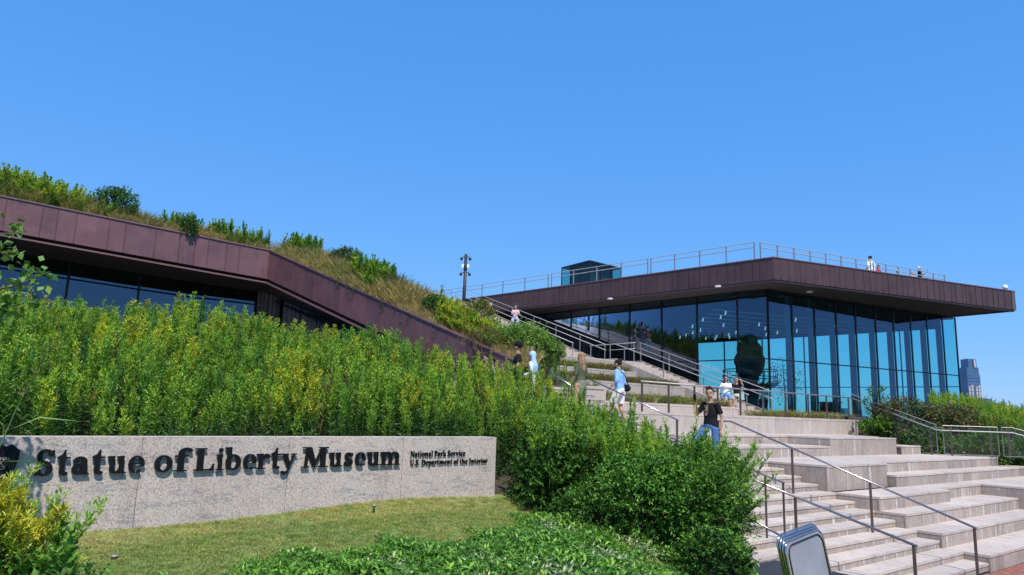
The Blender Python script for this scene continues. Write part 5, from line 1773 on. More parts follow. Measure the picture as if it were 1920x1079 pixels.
# s for a given picture column is found from the band geometry
def s_at(pxc):
    best = min(((abs(960 + roof_point(s / 400, .6)[0] / roof_point(s / 400, .6)[1] * 1333 - pxc), s / 400) for s in range(0, 801)), key=lambda t: t[0])
    return best[1]


roof_bush(185, s_at(185), 1.0, (.88, .8, .80), 'large dark green bush on the roof edge above the left windows', seed=61, tw=260)
roof_bush(340, s_at(334), .0, (.34, .34, .50), 'narrow green bush hanging over the roof edge and casting a long shadow', seed=62, tw=48, l=.07, up=.8)
roof_bush(385, s_at(385), 1.0, (.42, .4, .46), 'loose dark bush just right of the narrow one on the roof', seed=63, tw=120, l=.06, w=.016, up=.7)
roof_bush(440, s_at(440), 1.0, (.45, .4, .34), 'low bushy plant on the roof left of the bend', seed=64, tw=110, l=.06, w=.014)
roof_bush(612, s_at(612), 1.3, (.72, .6, .62), 'rounded grey-green bush on the roof right of the bend', cols=[(0.06, 0.11, 0.04), (0.11, 0.18, 0.06), (0.13, 0.21, 0.07)], seed=65, tw=230, l=.08, w=.02)
roof_bush(655, s_at(655), 1.5, (.4, .4, .4), 'small dark twiggy bush on the sloping roof', seed=66, tw=80, l=.06, w=.014, up=.8)
roof_bush(712, s_at(712), 1.0, (.4, .4, .5), 'sparse bluish shrub on the sloping roof left of the woman sitting high up', cols=[(0.06, 0.12, 0.05), (0.10, 0.18, 0.07)], seed=67, tw=90, l=.08, w=.02, up=.9)
roof_bush(800, s_at(800), .9, (.6, .55, .42), 'low green bush at the edge of the sloping roof, above ivy shadows', seed=68, tw=170, l=.06, w=.02)
roof_bush(865, s_at(858), 1.6, (.62, .5, .64), 'yellow flowering bush near the lower end of the sloping roof', cols=[(0.08, 0.14, 0.03), (0.22, 0.26, 0.04), (0.48, 0.38, 0.03)], seed=69, tw=230, l=.05, w=.018)
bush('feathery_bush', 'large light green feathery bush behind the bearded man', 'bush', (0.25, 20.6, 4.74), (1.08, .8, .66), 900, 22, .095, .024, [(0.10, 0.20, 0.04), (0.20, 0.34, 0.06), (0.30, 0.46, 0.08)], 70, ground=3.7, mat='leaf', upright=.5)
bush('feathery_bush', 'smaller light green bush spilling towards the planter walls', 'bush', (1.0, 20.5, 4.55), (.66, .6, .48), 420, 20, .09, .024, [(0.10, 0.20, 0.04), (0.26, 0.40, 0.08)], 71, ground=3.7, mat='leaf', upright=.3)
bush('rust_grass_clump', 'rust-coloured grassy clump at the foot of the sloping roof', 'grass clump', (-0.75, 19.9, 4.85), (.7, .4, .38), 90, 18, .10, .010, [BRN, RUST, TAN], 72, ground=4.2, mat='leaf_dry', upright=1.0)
# ivy hanging over the brown band
iv = tag(empty('hanging_vine', F1.lerp(F3, .6) - o2 * .05), 'thin trailing vines hanging over the sloping brown roof band', 'vine')
L = Leaves(); rg = np.random.default_rng(73)
for k in range(16):
    s_ = 1 + rg.choice([.36, .40, .43, .55, .60, .63, .66, .75]) + rg.uniform(-.01, .01)
    x, y, z = roof_point(s_, -0.06)
    ln = rg.uniform(.12, .45)
    for q in range(10):
        L.add([(x + rg.normal() * .02, y + rg.normal() * .01, z + .14 - ln * q / 10)], rg.normal(size=3) + np.array([0, 0, -.6]), .05, .03, RG[rg.integers(3)], .1)
L.build('foliage', M['leaf'], iv)

# ---- planter strips
protos = [grass_tuft(rg, 40, .36, .016, .14, c_, 0.7, 0.72).mesh('planter_tuft_%d' % k, M['leaf_dry'], rg) for k, c_ in enumerate([
    [(0.13, 0.15, 0.04), (0.17, 0.19, 0.055)], [(0.16, 0.11, 0.055), (0.12, 0.12, 0.04), RUST], [STRAW, (0.16, 0.17, 0.06)]])]
for (a0, a1, b0, b1, z, lab, w_) in ((17.55, 19.7, 16.7, 25.7, 3.26, 'strip of low green grasses in the lowest planter behind the terrace railing', [0, 0, 2]), (20.15, 22.5, 16.7, 25.7, 4.10, 'strip of brownish grasses in the middle planter', [0, 1, 1]),
                                     (22.95, 23.9, 16.7, 25.7, 4.82, 'strip of brownish grasses in the upper planter', [0, 1, 1, 0]), (14.8, 15.6, 24.2, 31.0, 2.95, 'pale feathery grasses on the terrace in front of the right glass wall', [2, 2, 0])):
    n = int((a1 - a0) * (b1 - b0) * 30)
    pp = [AB(rg.uniform(a0, a1), rg.uniform(b0, b1), z - .01) for _ in range(n)]
    scatter('planter_grass', protos, [tuple(p) for p in pp], rg.uniform(0, 6.28, n), rg.uniform(.75, 1.25, n) * (1.35 if a0 > 17 else 1), rg.choice(w_, n), lab, 'grasses')

# ---- shrubs beyond the mesh guard
RD = [(0.05, 0.09, 0.025), (0.15, 0.08, 0.05), (0.26, 0.17, 0.12), (0.10, 0.17, 0.04)]
GS = [(0.035, 0.09, 0.015), (0.08, 0.18, 0.03), (0.14, 0.26, 0.04)]
for k, (x, y, z, r, cl, lab) in enumerate((
        (15.6, 28.3, 3.05, (1.5, 1.1, .85), RD, 'reddish-brown bush below the right glass wall, nearest the terrace railing'), (17.6, 28.6, 2.85, (1.4, 1.1, .95), RD, 'reddish-brown bush in the middle of the bank behind the mesh guard'),
        (18.9, 28.4, 2.35, (1.2, 1.0, .95), RD[:1] + RD[3:] + RD[1:2], 'mixed red and green bush left of the bright goldenrod'),
        (14.5, 28.1, 2.70, (.85, .7, .36), GS, 'dark green bush at the top of the mesh guard'), (15.6, 27.0, 2.2, (1.1, .6, .65), GS, 'green bush pressed against the sloping mesh guard'),
        (17.3, 26.4, 2.0, (1.1, .6, .7), GS, 'green bush behind the level mesh panel'), (18.9, 26.6, 1.8, (1.1, .7, .75), GS, 'green bush behind the mesh guard at the right edge'), (20.3, 27.6, 1.7, (1.1, .8, .8), GS, 'green bush partly cut off by the right edge'))):
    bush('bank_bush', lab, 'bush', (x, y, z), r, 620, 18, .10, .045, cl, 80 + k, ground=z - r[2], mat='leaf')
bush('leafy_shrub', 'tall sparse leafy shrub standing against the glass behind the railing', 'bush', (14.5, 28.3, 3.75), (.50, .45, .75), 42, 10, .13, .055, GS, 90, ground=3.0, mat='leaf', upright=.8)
# slender tree seen through the gallery
st_ = tag(empty('slender_tree', (21.5, 56.0, 1.5)), 'slender tree seen through the glass gallery from behind', 'tree')
rel(MB().tube([(21.5, 56, 1.5), (21.6, 56, 4.5), (21.5, 56.1, 7.8)], [.12, .08, .02], 6).build('trunk', M['bark']), st_)
L = Leaves()
for k in range(900):
    d = unit(rg.normal(size=3)); q = np.array([21.5, 56, 6.0]) + d * np.array([1.7, 1.4, 2.0]) * rg.uniform(.3, 1)
    L.add([q], rg.normal(size=3), .16, .09, DG[rg.integers(4)], .1)
L.build('crown', M['leaf'], st_)
#PART6
# ------------------------------------------------------------------ people
SK = {}
def skin(name, c):
    if name not in SK:
        mt, nt, bs, _ = newmat(name)
        n_ = noise_tex(nt, pos(nt), 9, 3)
        nt.links.new(ramp(nt, n_, [(0.3, tuple(x * .92 for x in c)), (0.7, tuple(min(1, x * 1.08) for x in c))]), bs.inputs['Base Color'])
        bs.inputs['Roughness'].default_value = 0.5
        bs.inputs['Subsurface Weight'].default_value = 0.08
        bs.inputs['Subsurface Radius'].default_value = (0.01, 0.004, 0.002)
        SK[name] = mt
    return SK[name]


def cloth(name, c, var=0.12):
    k = 'cloth_' + name
    if k not in SK:
        mt, nt, bs, _ = newmat(k)
        n_ = noise_tex(nt, pos(nt), 16, 4)
        nt.links.new(ramp(nt, n_, [(0.3, tuple(x * (1 - var) for x in c)), (0.7, tuple(min(1, x * (1 + var)) for x in c))]), bs.inputs['Base Color'])
        bs.inputs['Roughness'].default_value = 0.9
        bs.inputs['Specular IOR Level'].default_value = 0.2
        bump(nt, bs, noise_tex(nt, pos(nt, 1, 1, 0.6), 14, 3, 0.6), 0.6, 0.02)
        SK[k] = mt
    return SK[k]


LIGHT, TANNED, DARKER = (0.50, 0.29, 0.20), (0.42, 0.24, 0.155), (0.30, 0.17, 0.11)


def mesh_part(mb, name, mat, parent, voxel):
    o = mb.build(name, mat, parent, smooth=True)
    md = o.modifiers.new('remesh', 'REMESH'); md.mode = 'VOXEL'; md.voxel_size = voxel; md.use_smooth_shade = True
    sm = o.modifiers.new('smooth', 'SMOOTH'); sm.factor = 0.5; sm.iterations = 3
    return o


def person(label, loc, facing, H=1.72, pose=None, skin_c=LIGHT, hair=(0.02, 0.014, 0.01), hair_style='short', top=None, bottom=None, shoes=(0.5, 0.5, 0.5), voxel=0.016, build=1.0, female=False, extras=None):
    """local frame: x to the person's left, y backwards, z up; facing is the heading of the face (radians, 0 = towards +x)"""
    root = tag(empty('person', loc, facing + math.pi / 2), label, 'person')
    j = dict(hipL=(.088, 0, .515), hipR=(-.088, 0, .515), kneeL=(.088, -.02, .285), kneeR=(-.088, -.02, .285), ankL=(.088, .015, .045), ankR=(-.088, .015, .045),
             pel=(0, 0, .54), waist=(0, .0, .62), chest=(0, 0, .74), neck=(0, .0, .83), head=(0, -.01, .925),
             shL=(.105, 0, .800), shR=(-.105, 0, .800), elL=(.135, .02, .635), elR=(-.135, .02, .635), wrL=(.14, -.04, .495), wrR=(-.14, -.04, .495))
    if female: j.update(shL=(.095, 0, .795), shR=(-.095, 0, .795), elL=(.12, .02, .635), elR=(-.12, .02, .635))
    j.update(pose or {})
    J = {k: Vector(v) * H for k, v in j.items()}
    s = H * build
    sk = skin('skin_%02d%02d' % (int(skin_c[0] * 99), int(skin_c[1] * 99)), skin_c)
    b = MB()
    def limb(pts, r, n=10, sq=1.0): b.tube(pts, [x * s for x in r], n, sq=sq)
    for S in 'LR':
        h, k, a = J['hip' + S], J['knee' + S], J['ank' + S]
        limb([h, h.lerp(k, .5), k, k.lerp(a, .3), k.lerp(a, .7), a], [.048, .043, .031, .031, .023, .019])
        heel = a + Vector((0, .02 * H, -.025 * H)); toe = a + Vector((0, -.10 * H, -.03 * H))
        limb([heel, a.lerp(toe, .5) + Vector((0, 0, -.012 * H)), toe], [.02, .022, .014])
        sh, e, w = J['sh' + S], J['el' + S], J['wr' + S]
        b.ball(sh, .034 * s, 10, 7)
        limb([sh, sh.lerp(e, .5), e, e.lerp(w, .4), w], [.030, .025, .020, .020, .0135])
        d = (w - e).normalized()
        side_ = d.cross(Vector((1, 0, 0) if abs(d.x) < .8 else (0, 1, 0))).normalized()
        pc = w + d * .025 * H
        b.ball(pc, (.017 * s, .011 * s, .022 * s), 8, 6, rot=d.to_track_quat('Z', 'Y').to_matrix())
        q = d.to_track_quat('Z', 'Y').to_matrix()
        for fi, (ox, fl) in enumerate(((-.012, .032), (-.004, .038), (.004, .036), (.011, .029))):
            f0 = w + q @ Vector((ox * H, 0, .038 * H)); f1 = f0 + q @ Vector((0, -.008 * H, fl * .55 * H)); f2 = f1 + q @ Vector((0, -.014 * H, fl * .4 * H))
            b.tube([w + q @ Vector((ox * .7 * H, 0, .015 * H)), f0, f1, f2], [.0062 * H, .0058 * H, .0052 * H, .0042 * H], 6)
        t0 = w + q @ Vector((-.014 * H, -.004 * H, .018 * H))
        b.tube([w + q @ Vector((-.006 * H, 0, .01 * H)), t0, t0 + q @ Vector((-.010 * H, -.010 * H, .022 * H))], [.0065 * H, .006 * H, .0045 * H], 6)
    limb([J['pel'] - Vector((0, 0, .03 * H)), J['pel'], J['waist'], J['chest'], J['chest'].lerp(J['neck'], .62)], [.085, .092, .074, .090, .055], 14, sq=.62)
    limb([J['chest'].lerp(J['neck'], .4), J['neck'], J['head'] - Vector((0, 0, .03 * H))], [.045, .030, .030])
    hd = J['head']
    if 'look' in (extras or {}): look = extras['look']
    else: look = (0, 0)
    hq = Matrix.Rotation(look[0], 3, 'Z') @ Matrix.Rotation(look[1], 3, 'X')
    def HP(x, y, z): return hd + hq @ Vector((x * H, y * H, z * H))
    b.ball(HP(0, .006, .012), (.049 * H, .056 * H, .054 * H), 14, 10, rot=hq)
    b.ball(HP(0, -.014, -.026), (.038 * H, .036 * H, .036 * H), 12, 8, rot=hq)
    b.tube([HP(0, -.046, .008), HP(0, -.062, -.012)], [.005 * H, .0085 * H], 6)
    b.ball(HP(0, -.040, -.034), (.016 * H, .012 * H, .008 * H), 8, 6)
    for sx in (-1, 1): b.ball(HP(sx * .050, .006, -.006), (.006 * H, .011 * H, .017 * H), 8, 6)
    mesh_part(b, 'body', sk, root, voxel)
    fc = MB()
    for sx in (-1, 1): fc.ball(HP(sx * .017, -.0475, .004), (.0055 * H, .0034 * H, .0028 * H), 8, 6)
    fc.build('eyes', M['letter'], root)
    fm = MB()
    fm.bar(HP(-.013, -.0530, -.034), HP(.013, -.0530, -.034), .004 * H, .005 * H)
    fm.build('mouth', skin('lips', (0.30, 0.10, 0.085)), root)
    fb = MB()
    for sx in (-1, 1): fb.bar(HP(sx * .007, -.0505, .016), HP(sx * .027, -.047, .017), .005 * H, .004 * H)
    hm = cloth('hair_%02d%02d' % (int(hair[0] * 99), int(hair[1] * 99)), hair, .3)
    fb.build('eyebrows', hm, root)
    # hair
    g = MB()
    if hair_style != 'none':
        g.ball(HP(0, .014, .022), (.054 * H, .058 * H, .054 * H), 14, 10, rot=hq)
        if hair_style in ('long', 'midlong'):
            lo = -.10 if hair_style == 'midlong' else -.20
            g.tube([HP(0, .04, .01), HP(0, .055, -.05), HP(0, .06, lo), HP(0, .06, lo - .03)], [.045 * H, .046 * H, .04 * H, .02 * H], 10, sq=.5)
            for sx in (-1, 1): g.tube([HP(sx * .035, .01, .02), HP(sx * .044, .015, -.04), HP(sx * .042, .02, lo * .7)], [.015 * H, .016 * H, .012 * H], 7)
        if hair_style == 'curly':
            rr = random.Random(4)
            for k in range(46):
                t, p_ = rr.uniform(0, 6.28), rr.uniform(-.1, 1.5)
                g.ball(HP(.052 * math.cos(t) * math.cos(p_), .012 + .058 * math.sin(t) * math.cos(p_) * (1 if math.sin(t) > 0 else .75), .030 + .055 * math.sin(p_)), .016 * H, 6, 5)
        if hair_style == 'bun':
            g.ball(HP(0, .055, .062), .028 * H, 9, 7)
        if hair_style == 'quiff':
            rr = random.Random(6)
            for k in range(26): g.ball(HP(rr.uniform(-.034, .034), rr.uniform(-.036, .03), .062 + rr.uniform(-.006, .014)), .014 * H, 6, 5)
    if (extras or {}).get('beard'):
        g.ball(HP(0, -.016, -.042), (.034 * H, .036 * H, .026 * H), 10, 7, rot=hq)
    if g.v:
        o = mesh_part(g, 'hair', hm, root, voxel)
        # keep the face free
        face = MB().ball(HP(0, -.055, -.004 if not (extras or {}).get('beard') else .010), (.036 * H, .034 * H, .048 * H if not (extras or {}).get('beard') else .034 * H), 12, 8, rot=hq)
        me = bpy.data.meshes.new('cut'); me.from_pydata(face.v, [], face.f)
        # push hair vertices inside the face ellipsoid back instead of a boolean
        inv = hq.inverted(); fc_ = HP(0, -.052, -.004); rr_ = Vector((.037, .036, .046)) * H
        bpy.data.meshes.remove(me)
        for v in o.data.vertices:
            l_ = inv @ (v.co - fc_)
            k_ = (l_.x / rr_.x) ** 2 + (l_.y / rr_.y) ** 2 + (l_.z / rr_.z) ** 2
            if k_ < 1 and not (extras or {}).get('beard'): v.co = v.co + hq @ Vector((0, .030 * H, 0))
    # clothes
    def garment(fn, name, c, vx=voxel):
        mb_ = MB(); fn(mb_); return mesh_part(mb_, name, cloth('%02d%02d%02d' % tuple(int(x * 99) for x in c), c), root, vx)
    if top:
        kind, c = top
        def ft(m_):
            lo = J['pel'] + Vector((0, 0, (-.01 if kind != 'long' else -.06) * H))
            m_.tube([lo, J['pel'].lerp(J['waist'], .5), J['waist'], J['chest'], J['chest'].lerp(J['neck'], .55), J['neck'] - Vector((0, 0, .014 * H))], [x * s for x in ((.104, .101, .092, .103, .074, .040) if not female else (.098, .095, .080, .096, .068, .038))], 16, sq=.66)
            for S in 'LR':
                sh, e, w = J['sh' + S], J['el' + S], J['wr' + S]
                m_.ball(sh, .034 * s, 10, 7)
                end = {'tee': sh.lerp(e, .72), 'long': e.lerp(w, .9), 'roll': e.lerp(w, .15), 'sleeveless': sh.lerp(e, .12)}.get(kind, sh.lerp(e, .7))
                if kind in ('tee', 'sleeveless'): m_.tube([sh, sh.lerp(e, .4), end], [.034 * s, .033 * s, .033 * s], 10)
                else: m_.tube([sh, sh.lerp(e, .5), e, end], [.036 * s, .035 * s, .032 * s, .030 * s], 10)
        garment(ft, 'shirt' if kind != 'long' else 'long_top', c)
    if bottom:
        kind, c = bottom
        def fb_(m_):
            m_.tube([J['pel'] - Vector((0, 0, .045 * H)), J['pel'], J['pel'].lerp(J['waist'], .45)], [.098 * s, .102 * s, .088 * s], 14, sq=.72)
            for S in 'LR':
                h, k, a = J['hip' + S], J['knee' + S], J['ank' + S]
                if kind == 'shorts': m_.tube([h, h.lerp(k, .4), h.lerp(k, .80)], [.060 * s, .058 * s, .056 * s], 12)
                elif kind == 'short_shorts': m_.tube([h, h.lerp(k, .25), h.lerp(k, .42)], [.061 * s, .060 * s, .059 * s], 12)
                elif kind == 'skirt': pass
                else: m_.tube([h, h.lerp(k, .5), k, k.lerp(a, .5), a], [.060 * s, .052 * s, .043 * s, .038 * s, .035 * s], 12)
            if kind == 'skirt': m_.tube([J['pel'], J['pel'] - Vector((0, 0, .08 * H)), (J['kneeL'] + J['kneeR']) / 2 + Vector((0, 0, .05 * H))], [.10 * s, .112 * s, .135 * s], 16, sq=.75)
        garment(fb_, {'shorts': 'shorts', 'short_shorts': 'shorts', 'skirt': 'skirt'}.get(kind, 'trousers'), c)
    for S in 'LR':
        a = J['ank' + S]
        mb_ = MB()
        mb_.tube([a + Vector((0, .022 * H, -.022 * H)), a + Vector((0, -.04 * H, -.026 * H)), a + Vector((0, -.105 * H, -.032 * H))], [.024 * s, .026 * s, .018 * s], 10, sq=.8)
        mesh_part(mb_, 'shoe', cloth('%02d%02d%02d' % tuple(int(x * 99) for x in shoes), shoes), root, voxel)
    ex = extras or {}
    if ex.get('sunglasses'):
        q = MB()
        for sx in (-1, 1): q.ball(HP(sx * .018, -.050, .005), (.015 * H, .006 * H, .010 * H), 10, 6)
        q.bar(HP(-.040, -.044, .008), HP(.040, -.044, .008), .003 * H, .003 * H)
        q.build('sunglasses', M['letter'], root)
    if ex.get('cap'):
        q = MB().ball(HP(0, .010, .030), (.050 * H, .058 * H, .046 * H), 14, 8)
        q.tube([HP(0, -.03, .030), HP(0, -.095, .022)], [.036 * H, .030 * H], 12, sq=.12)
        mesh_part(q, 'cap', cloth('cap%02d' % int(ex['cap'][0] * 99), ex['cap']), root, voxel)
    if ex.get('scarf'):
        q = MB().ball(HP(0, .012, .012), (.054 * H, .064 * H, .066 * H), 14, 10)
        q.tube([HP(0, .03, -.01), HP(0, .03, -.09), HP(0, .05, -.17), HP(0, .055, -.27)], [.055 * H, .068 * H, .085 * H, .06 * H], 14, sq=.7)
        o = mesh_part(q, 'headscarf', cloth('scarf', ex['scarf']), root, voxel)
        inv = hq.inverted(); fc_ = HP(0, -.060, -.004); rr_ = Vector((.034, .050, .044)) * H
        for v in o.data.vertices:
            l_ = inv @ (v.co - fc_)
            if (l_.x / rr_.x) ** 2 + (l_.y / rr_.y) ** 2 + (l_.z / rr_.z) ** 2 < 1: v.co = v.co + hq @ Vector((0, .04 * H, 0))
    if ex.get('bag'):
        c, S = ex['bag']
        sx = 1 if S == 'L' else -1
        sh, hp = J['sh' + ('R' if S == 'L' else 'L')], J['hip' + S] + Vector((sx * .075 * H, .05 * H, .05 * H))
        q = MB().ball(hp, (.03 * H, .065 * H, .055 * H), 10, 8)
        q.build('bag', cloth('bag%02d%02d' % (int(c[0] * 99), int(c[2] * 99)), c), root, smooth=True)
        q = MB()
        q.tube([hp + Vector((0, .03 * H, .04 * H)), J['chest'] + Vector((0, .078 * H, .01 * H)), sh + Vector((0, .02 * H, .045 * H)), J['chest'] + Vector((0, -.078 * H, .0)), hp + Vector((0, -.03 * H, .04 * H))], .006 * H, 5)
        q.build('strap', cloth('bag%02d%02d' % (int(c[0] * 99), int(c[2] * 99)), c), root)
    if ex.get('tote'):
        sx = 1 if ex['tote'][1] == 'L' else -1
        c = ex['tote'][0]
        p = J['shL' if sx > 0 else 'shR'] + Vector((sx * .05 * H, 0, 0))
        q = MB().hexa([p + Vector((-.02 * H, -.07 * H, -.38 * H)), p + Vector((.02 * H, -.07 * H, -.38 * H)), p + Vector((.02 * H, .07 * H, -.38 * H)), p + Vector((-.02 * H, .07 * H, -.38 * H)), p + Vector((-.01 * H, -.08 * H, -.18 * H)), p + Vector((.01 * H, -.08 * H, -.18 * H)), p + Vector((.01 * H, .08 * H, -.18 * H)), p + Vector((-.01 * H, .08 * H, -.18 * H))])
        q.tube([p + Vector((0, -.05 * H, -.18 * H)), p + Vector((-sx * .03 * H, -.01 * H, .03 * H)), p + Vector((0, .05 * H, -.18 * H))], .005 * H, 5)
        q.build('tote_bag', cloth('tote', c), root)
    if ex.get('phone'):
        S = ex['phone']
        w, e = J['wr' + S], J['el' + S]
        d = (w - e).normalized()
        c = w + d * .065 * H + Vector((0, -.012 * H, .01 * H))
        MB().box(c.x - .020 * H, c.x + .020 * H, c.y - .004 * H, c.y + .004 * H, c.z - .038 * H, c.z + .048 * H).build('phone', M['letter'], root)
    if ex.get('print'):
        ch = J['chest']
        cols_ = [(0.30, 0.17, 0.08), (0.55, 0.52, 0.48), (0.25, 0.06, 0.04), (0.42, 0.28, 0.16)]
        rr = random.Random(9)
        for row in range(7):
            for k in range(4):
                c = cols_[rr.randrange(4)]
                x0 = (-.034 + k * .017) * H; z0 = ch.z + (.032 - row * .018) * H
                yv = lambda x: -(.112 * s) * .66 * math.sqrt(max(0, 1 - (x / (.112 * s)) ** 2)) - .003 + ch.y
                if rr.random() < .2: continue
                MB().add([(x0, yv(x0), z0), (x0 + .015 * H, yv(x0 + .015 * H), z0), (x0 + .015 * H, yv(x0 + .015 * H), z0 + .015 * H), (x0, yv(x0), z0 + .015 * H)], [(0, 1, 2, 3)]).build('shirt_print', cloth('pr%02d%02d' % (int(c[0] * 99), int(c[1] * 99)), c), root)
    if ex.get('lanyard'):
        c = ex['lanyard']
        w = J['wrR']
        q = MB().tube([w + Vector((0, -.01 * H, .02 * H)), w + Vector((.008 * H, -.03 * H, -.10 * H)), w + Vector((.03 * H, -.02 * H, -.19 * H))], [.010 * H, .011 * H, .010 * H], 5, sq=.3)
        q.build('lanyard', cloth('lanyard', c), root)
    if ex.get('crown'):
        q = MB()
        q.tube([HP(.048 * math.cos(t), .052 * math.sin(t) + .006, .045) for t in [2 * math.pi * k / 16 for k in range(17)]], .008 * H, 5)
        for k in range(7):
            t = math.pi + math.pi * (k / 6)
            t = math.pi * k / 6
            q.tube([HP(.045 * math.cos(t), .01, .05 + .03 * math.sin(t)), HP(.115 * math.cos(t), .01, .055 + .105 * math.sin(t))], [.008 * H, .0015 * H], 5)
        q.build('foam_crown', cloth('crown', (0.04, 0.14, 0.10)), root)
    return root


def walk(fr='L', st=.09, lift=.0):
    o = 'R' if fr == 'L' else 'L'
    x = {'L': .088, 'R': -.088}
    return {'knee' + fr: (x[fr], -.085, .295 + lift), 'ank' + fr: (x[fr] * .9, -st - .03, .05 + lift), 'knee' + o: (x[o], -.02, .285), 'ank' + o: (x[o] * .9, st, .055)}


# the boy in the black shirt, coming down the steps with his hand up at his cheek
bp = walk('R', .11, .04); bp.update(wrR=(-.085, -.155, .80), elR=(-.165, -.06, .665), elL=(.15, .035, .64), wrL=(.165, -.005, .50), kneeR=(-.10, -.15, .34), ankR=(-.09, -.10, .12))
person('boy in black printed T-shirt and blue jeans holding a yellow lanyard up to his face', AB(9.60, 13.42, 1.66), math.radians(-150), 1.84, bp, TANNED, (0.055, 0.028, 0.016), 'quiff',
       ('tee', (0.012, 0.012, 0.014)), ('jeans', (0.07, 0.15, 0.33)), (0.6, 0.6, 0.6), 0.011, extras={'print': 1, 'lanyard': (0.55, 0.62, 0.10), 'phone': 'R', 'look': (math.radians(36), 0)})
person('woman in white T-shirt and denim shorts with sunglasses at the terrace railing', (9.02, 29.75, 2.95), math.radians(-105), 1.66,
       dict(wrR=(-.19, -.08, .50), elR=(-.16, 0, .65), wrL=(.03, -.13, .68), elL=(.125, -.02, .655)), LIGHT, (0.014, 0.01, 0.01), 'midlong', ('tee', (0.78, 0.76, 0.74)), ('short_shorts', (0.20, 0.33, 0.55)), (0.6, 0.6, 0.6), 0.016, female=True, extras={'sunglasses': 1})
person('woman in black top and cream shorts raising her hand, mint tote bag', (9.50, 29.85, 2.95), math.radians(-125), 1.63,
       dict(wrL=(.115, -.09, .93), elL=(.17, -.02, .76), wrR=(-.07, -.12, .60), elR=(-.13, 0, .65)), LIGHT, (0.014, 0.01, 0.01), 'midlong', ('tee', (0.015, 0.015, 0.018)), ('short_shorts', (0.66, 0.60, 0.44)), (0.6, 0.6, 0.6), 0.016, female=True, extras={'sunglasses': 1, 'tote': ((0.35, 0.62, 0.66), 'L')})
person('bearded man in pale blue shirt and white shorts with black crossbody bag', AB(13.15, 14.35, 2.52), math.radians(150), 1.84,
       dict(walk('L', .09), wrL=(.17, -.10, .53), elL=(.155, .02, .66), wrR=(-.12, -.09, .56), head=(0.0, -.035, .905), neck=(0, -.008, .83)), TANNED, (0.02, 0.013, 0.01), 'bun', ('roll', (0.22, 0.42, 0.72)), ('shorts', (0.74, 0.70, 0.66)), (0.6, 0.6, 0.6), 0.014, extras={'beard': 1, 'bag': ((0.012, 0.012, 0.016), 'R')})
person('woman with long brown hair in olive blouse and skirt walking up the steps', AB(13.6, 13.35, 2.72), math.radians(140), 1.74,
       dict(walk('R', .08), wrL=(.13, -.10, .53), elL=(.135, .0, .65)), LIGHT, (0.30, 0.19, 0.11), 'long', ('roll', (0.085, 0.095, 0.055)), ('skirt', (0.17, 0.185, 0.13)), (0.1, 0.1, 0.1), 0.014, female=True)
person('smiling bearded man with curly black hair in a black T-shirt above the goldenrod', AB(13.95, 11.45, 2.78), math.radians(182), 1.80,
       dict(wrL=(.16, -.13, .60), elL=(.15, .0, .66)), TANNED, (0.012, 0.01, 0.01), 'curly', ('tee', (0.014, 0.014, 0.016)), ('jeans', (0.05, 0.05, 0.06)), (0.1, 0.1, 0.1), 0.014, extras={'look': (math.radians(-25), 0), 'beard': 0})
person('woman in a pale blue headscarf and light coat behind the curly-haired man', AB(13.85, 11.85, 2.78), math.radians(165), 1.60,
       dict(wrL=(.10, -.12, .60), wrR=(-.10, -.12, .60)), LIGHT, (0.30, 0.5, 0.8), 'none', ('long', (0.66, 0.70, 0.76)), ('skirt', (0.62, 0.68, 0.76)), (0.4, 0.4, 0.4), 0.014, female=True, extras={'scarf': (0.33, 0.52, 0.80)})
person('child with dark hair and an orange top barely showing above the goldenrod', (-0.55, 17.1, 2.75), math.radians(200), 1.42, {}, TANNED, (0.014, 0.01, 0.01), 'short', ('tee', (0.55, 0.33, 0.10)), ('jeans', (0.10, 0.12, 0.2)), voxel=0.018)
person('grey-shirted visitor half hidden beside the child above the goldenrod', (-0.42, 17.3, 2.75), math.radians(190), 1.36, {}, TANNED, (0.014, 0.01, 0.01), 'short', ('tee', (0.30, 0.33, 0.42)), ('jeans', (0.10, 0.12, 0.2)), voxel=0.018)
person('woman wearing a green spiked foam crown at the top of the narrow stairs', (0.25, 41.0, 7.30), math.radians(-80), 1.72,
       dict(wrL=(.03, -.13, .72), wrR=(-.03, -.14, .68), elL=(.13, -.02, .66), elR=(-.13, -.02, .66)), LIGHT, (0.02, 0.012, 0.01), 'midlong', ('tee', (0.60, 0.42, 0.46)), ('trousers', (0.42, 0.44, 0.56)), (0.6, 0.6, 0.6), 0.018, female=True, extras={'crown': 1})
person('person in a white cap and mint trousers half hidden by roof plants', (-1.22, 40.0, 7.27), math.radians(0), 1.66, {}, LIGHT, (0.30, 0.12, 0.05), 'midlong', ('tee', (0.42, 0.24, 0.18)), ('trousers', (0.42, 0.66, 0.62)), voxel=0.02, female=True, extras={'cap': (0.80, 0.80, 0.80)})
person('brown-haired woman in pale pink high on the planted roof slope', (-6.25, 40.0, 8.45), math.radians(215), 1.62, {}, LIGHT, (0.07, 0.03, 0.02), 'midlong', ('tee', (0.62, 0.50, 0.48)), ('jeans', (0.2, 0.25, 0.3)), voxel=0.02, female=True)
person('person in a pinkish hat showing only the head above the roof plants', (-4.44, 40.0, 7.75), math.radians(230), 1.60, {}, LIGHT, (0.05, 0.03, 0.02), 'short', ('tee', (0.5, 0.4, 0.35)), ('jeans', (0.2, 0.25, 0.3)), voxel=0.02, extras={'cap': (0.60, 0.42, 0.38)})
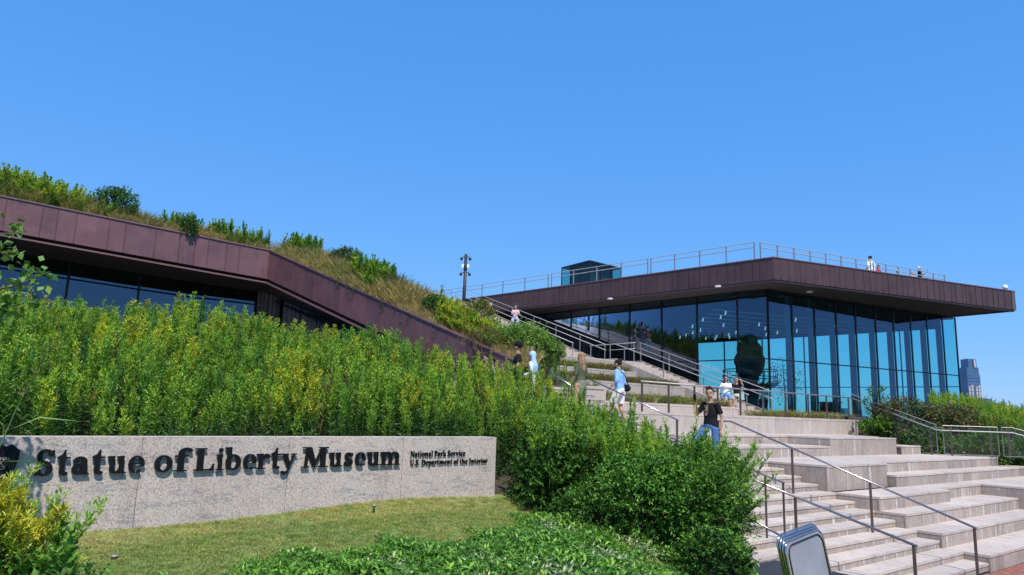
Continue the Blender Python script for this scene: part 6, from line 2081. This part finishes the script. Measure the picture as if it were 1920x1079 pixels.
# roof terrace visitors
person('man in a white shirt and dark cap with his back turned on the roof', (20.55, 39.9, 10.50), math.radians(115), 1.86, dict(wrR=(-.16, -.06, .50), wrL=(.15, -.05, .50)), LIGHT, (0.02, 0.02, 0.03), 'short', ('roll', (0.78, 0.77, 0.76)), ('shorts', (0.62, 0.58, 0.50)), voxel=0.02, extras={'cap': (0.03, 0.03, 0.05)}, build=1.5)
person('person in a red patterned top beside the man in white on the roof', (21.25, 40.35, 10.50), math.radians(-60), 1.45, {}, DARKER, (0.01, 0.01, 0.01), 'midlong', ('tee', (0.55, 0.03, 0.04)), ('trousers', (0.5, 0.03, 0.04)), voxel=0.02, female=True)
sit = dict(kneeL=(.09, -.24, .50), kneeR=(-.09, -.24, .50), ankL=(.09, -.25, .26), ankR=(-.09, -.25, .26))
person('seated visitor in a white sun hat, only the head above the roof edge', (22.75, 41.1, 10.22), math.radians(-70), 1.62, sit, LIGHT, (0.1, 0.06, 0.04), 'short', ('tee', (0.5, 0.3, 0.2)), ('trousers', (0.2, 0.2, 0.25)), voxel=0.02, extras={'cap': (0.75, 0.73, 0.70)})
person('bare-shouldered visitor bent low next to the white-haired woman on the roof', (23.7, 41.2, 10.22), math.radians(-40), 1.58, sit, LIGHT, (0.35, 0.26, 0.16), 'short', ('sleeveless', (0.62, 0.50, 0.42)), ('trousers', (0.2, 0.2, 0.25)), voxel=0.02)
person('white-haired woman in black sitting on the roof and holding up a phone', (24.15, 41.3, 10.50), math.radians(-30), 1.66, dict(sit, wrL=(.03, -.20, .76), wrR=(-.03, -.19, .74), elL=(.12, -.09, .68), elR=(-.12, -.09, .68)), LIGHT, (0.62, 0.60, 0.56), 'midlong', ('tee', (0.015, 0.015, 0.02)), ('trousers', (0.02, 0.02, 0.03)), voxel=0.02, female=True, extras={'phone': 'L'})
person('visitor in a pale shirt seen dimly through the gallery glass', (13.45, 37.9, 3.02), math.radians(90), 1.72, {}, LIGHT, (0.05, 0.03, 0.02), 'short', ('tee', (0.70, 0.72, 0.66)), ('jeans', (0.05, 0.05, 0.06)), voxel=0.022)
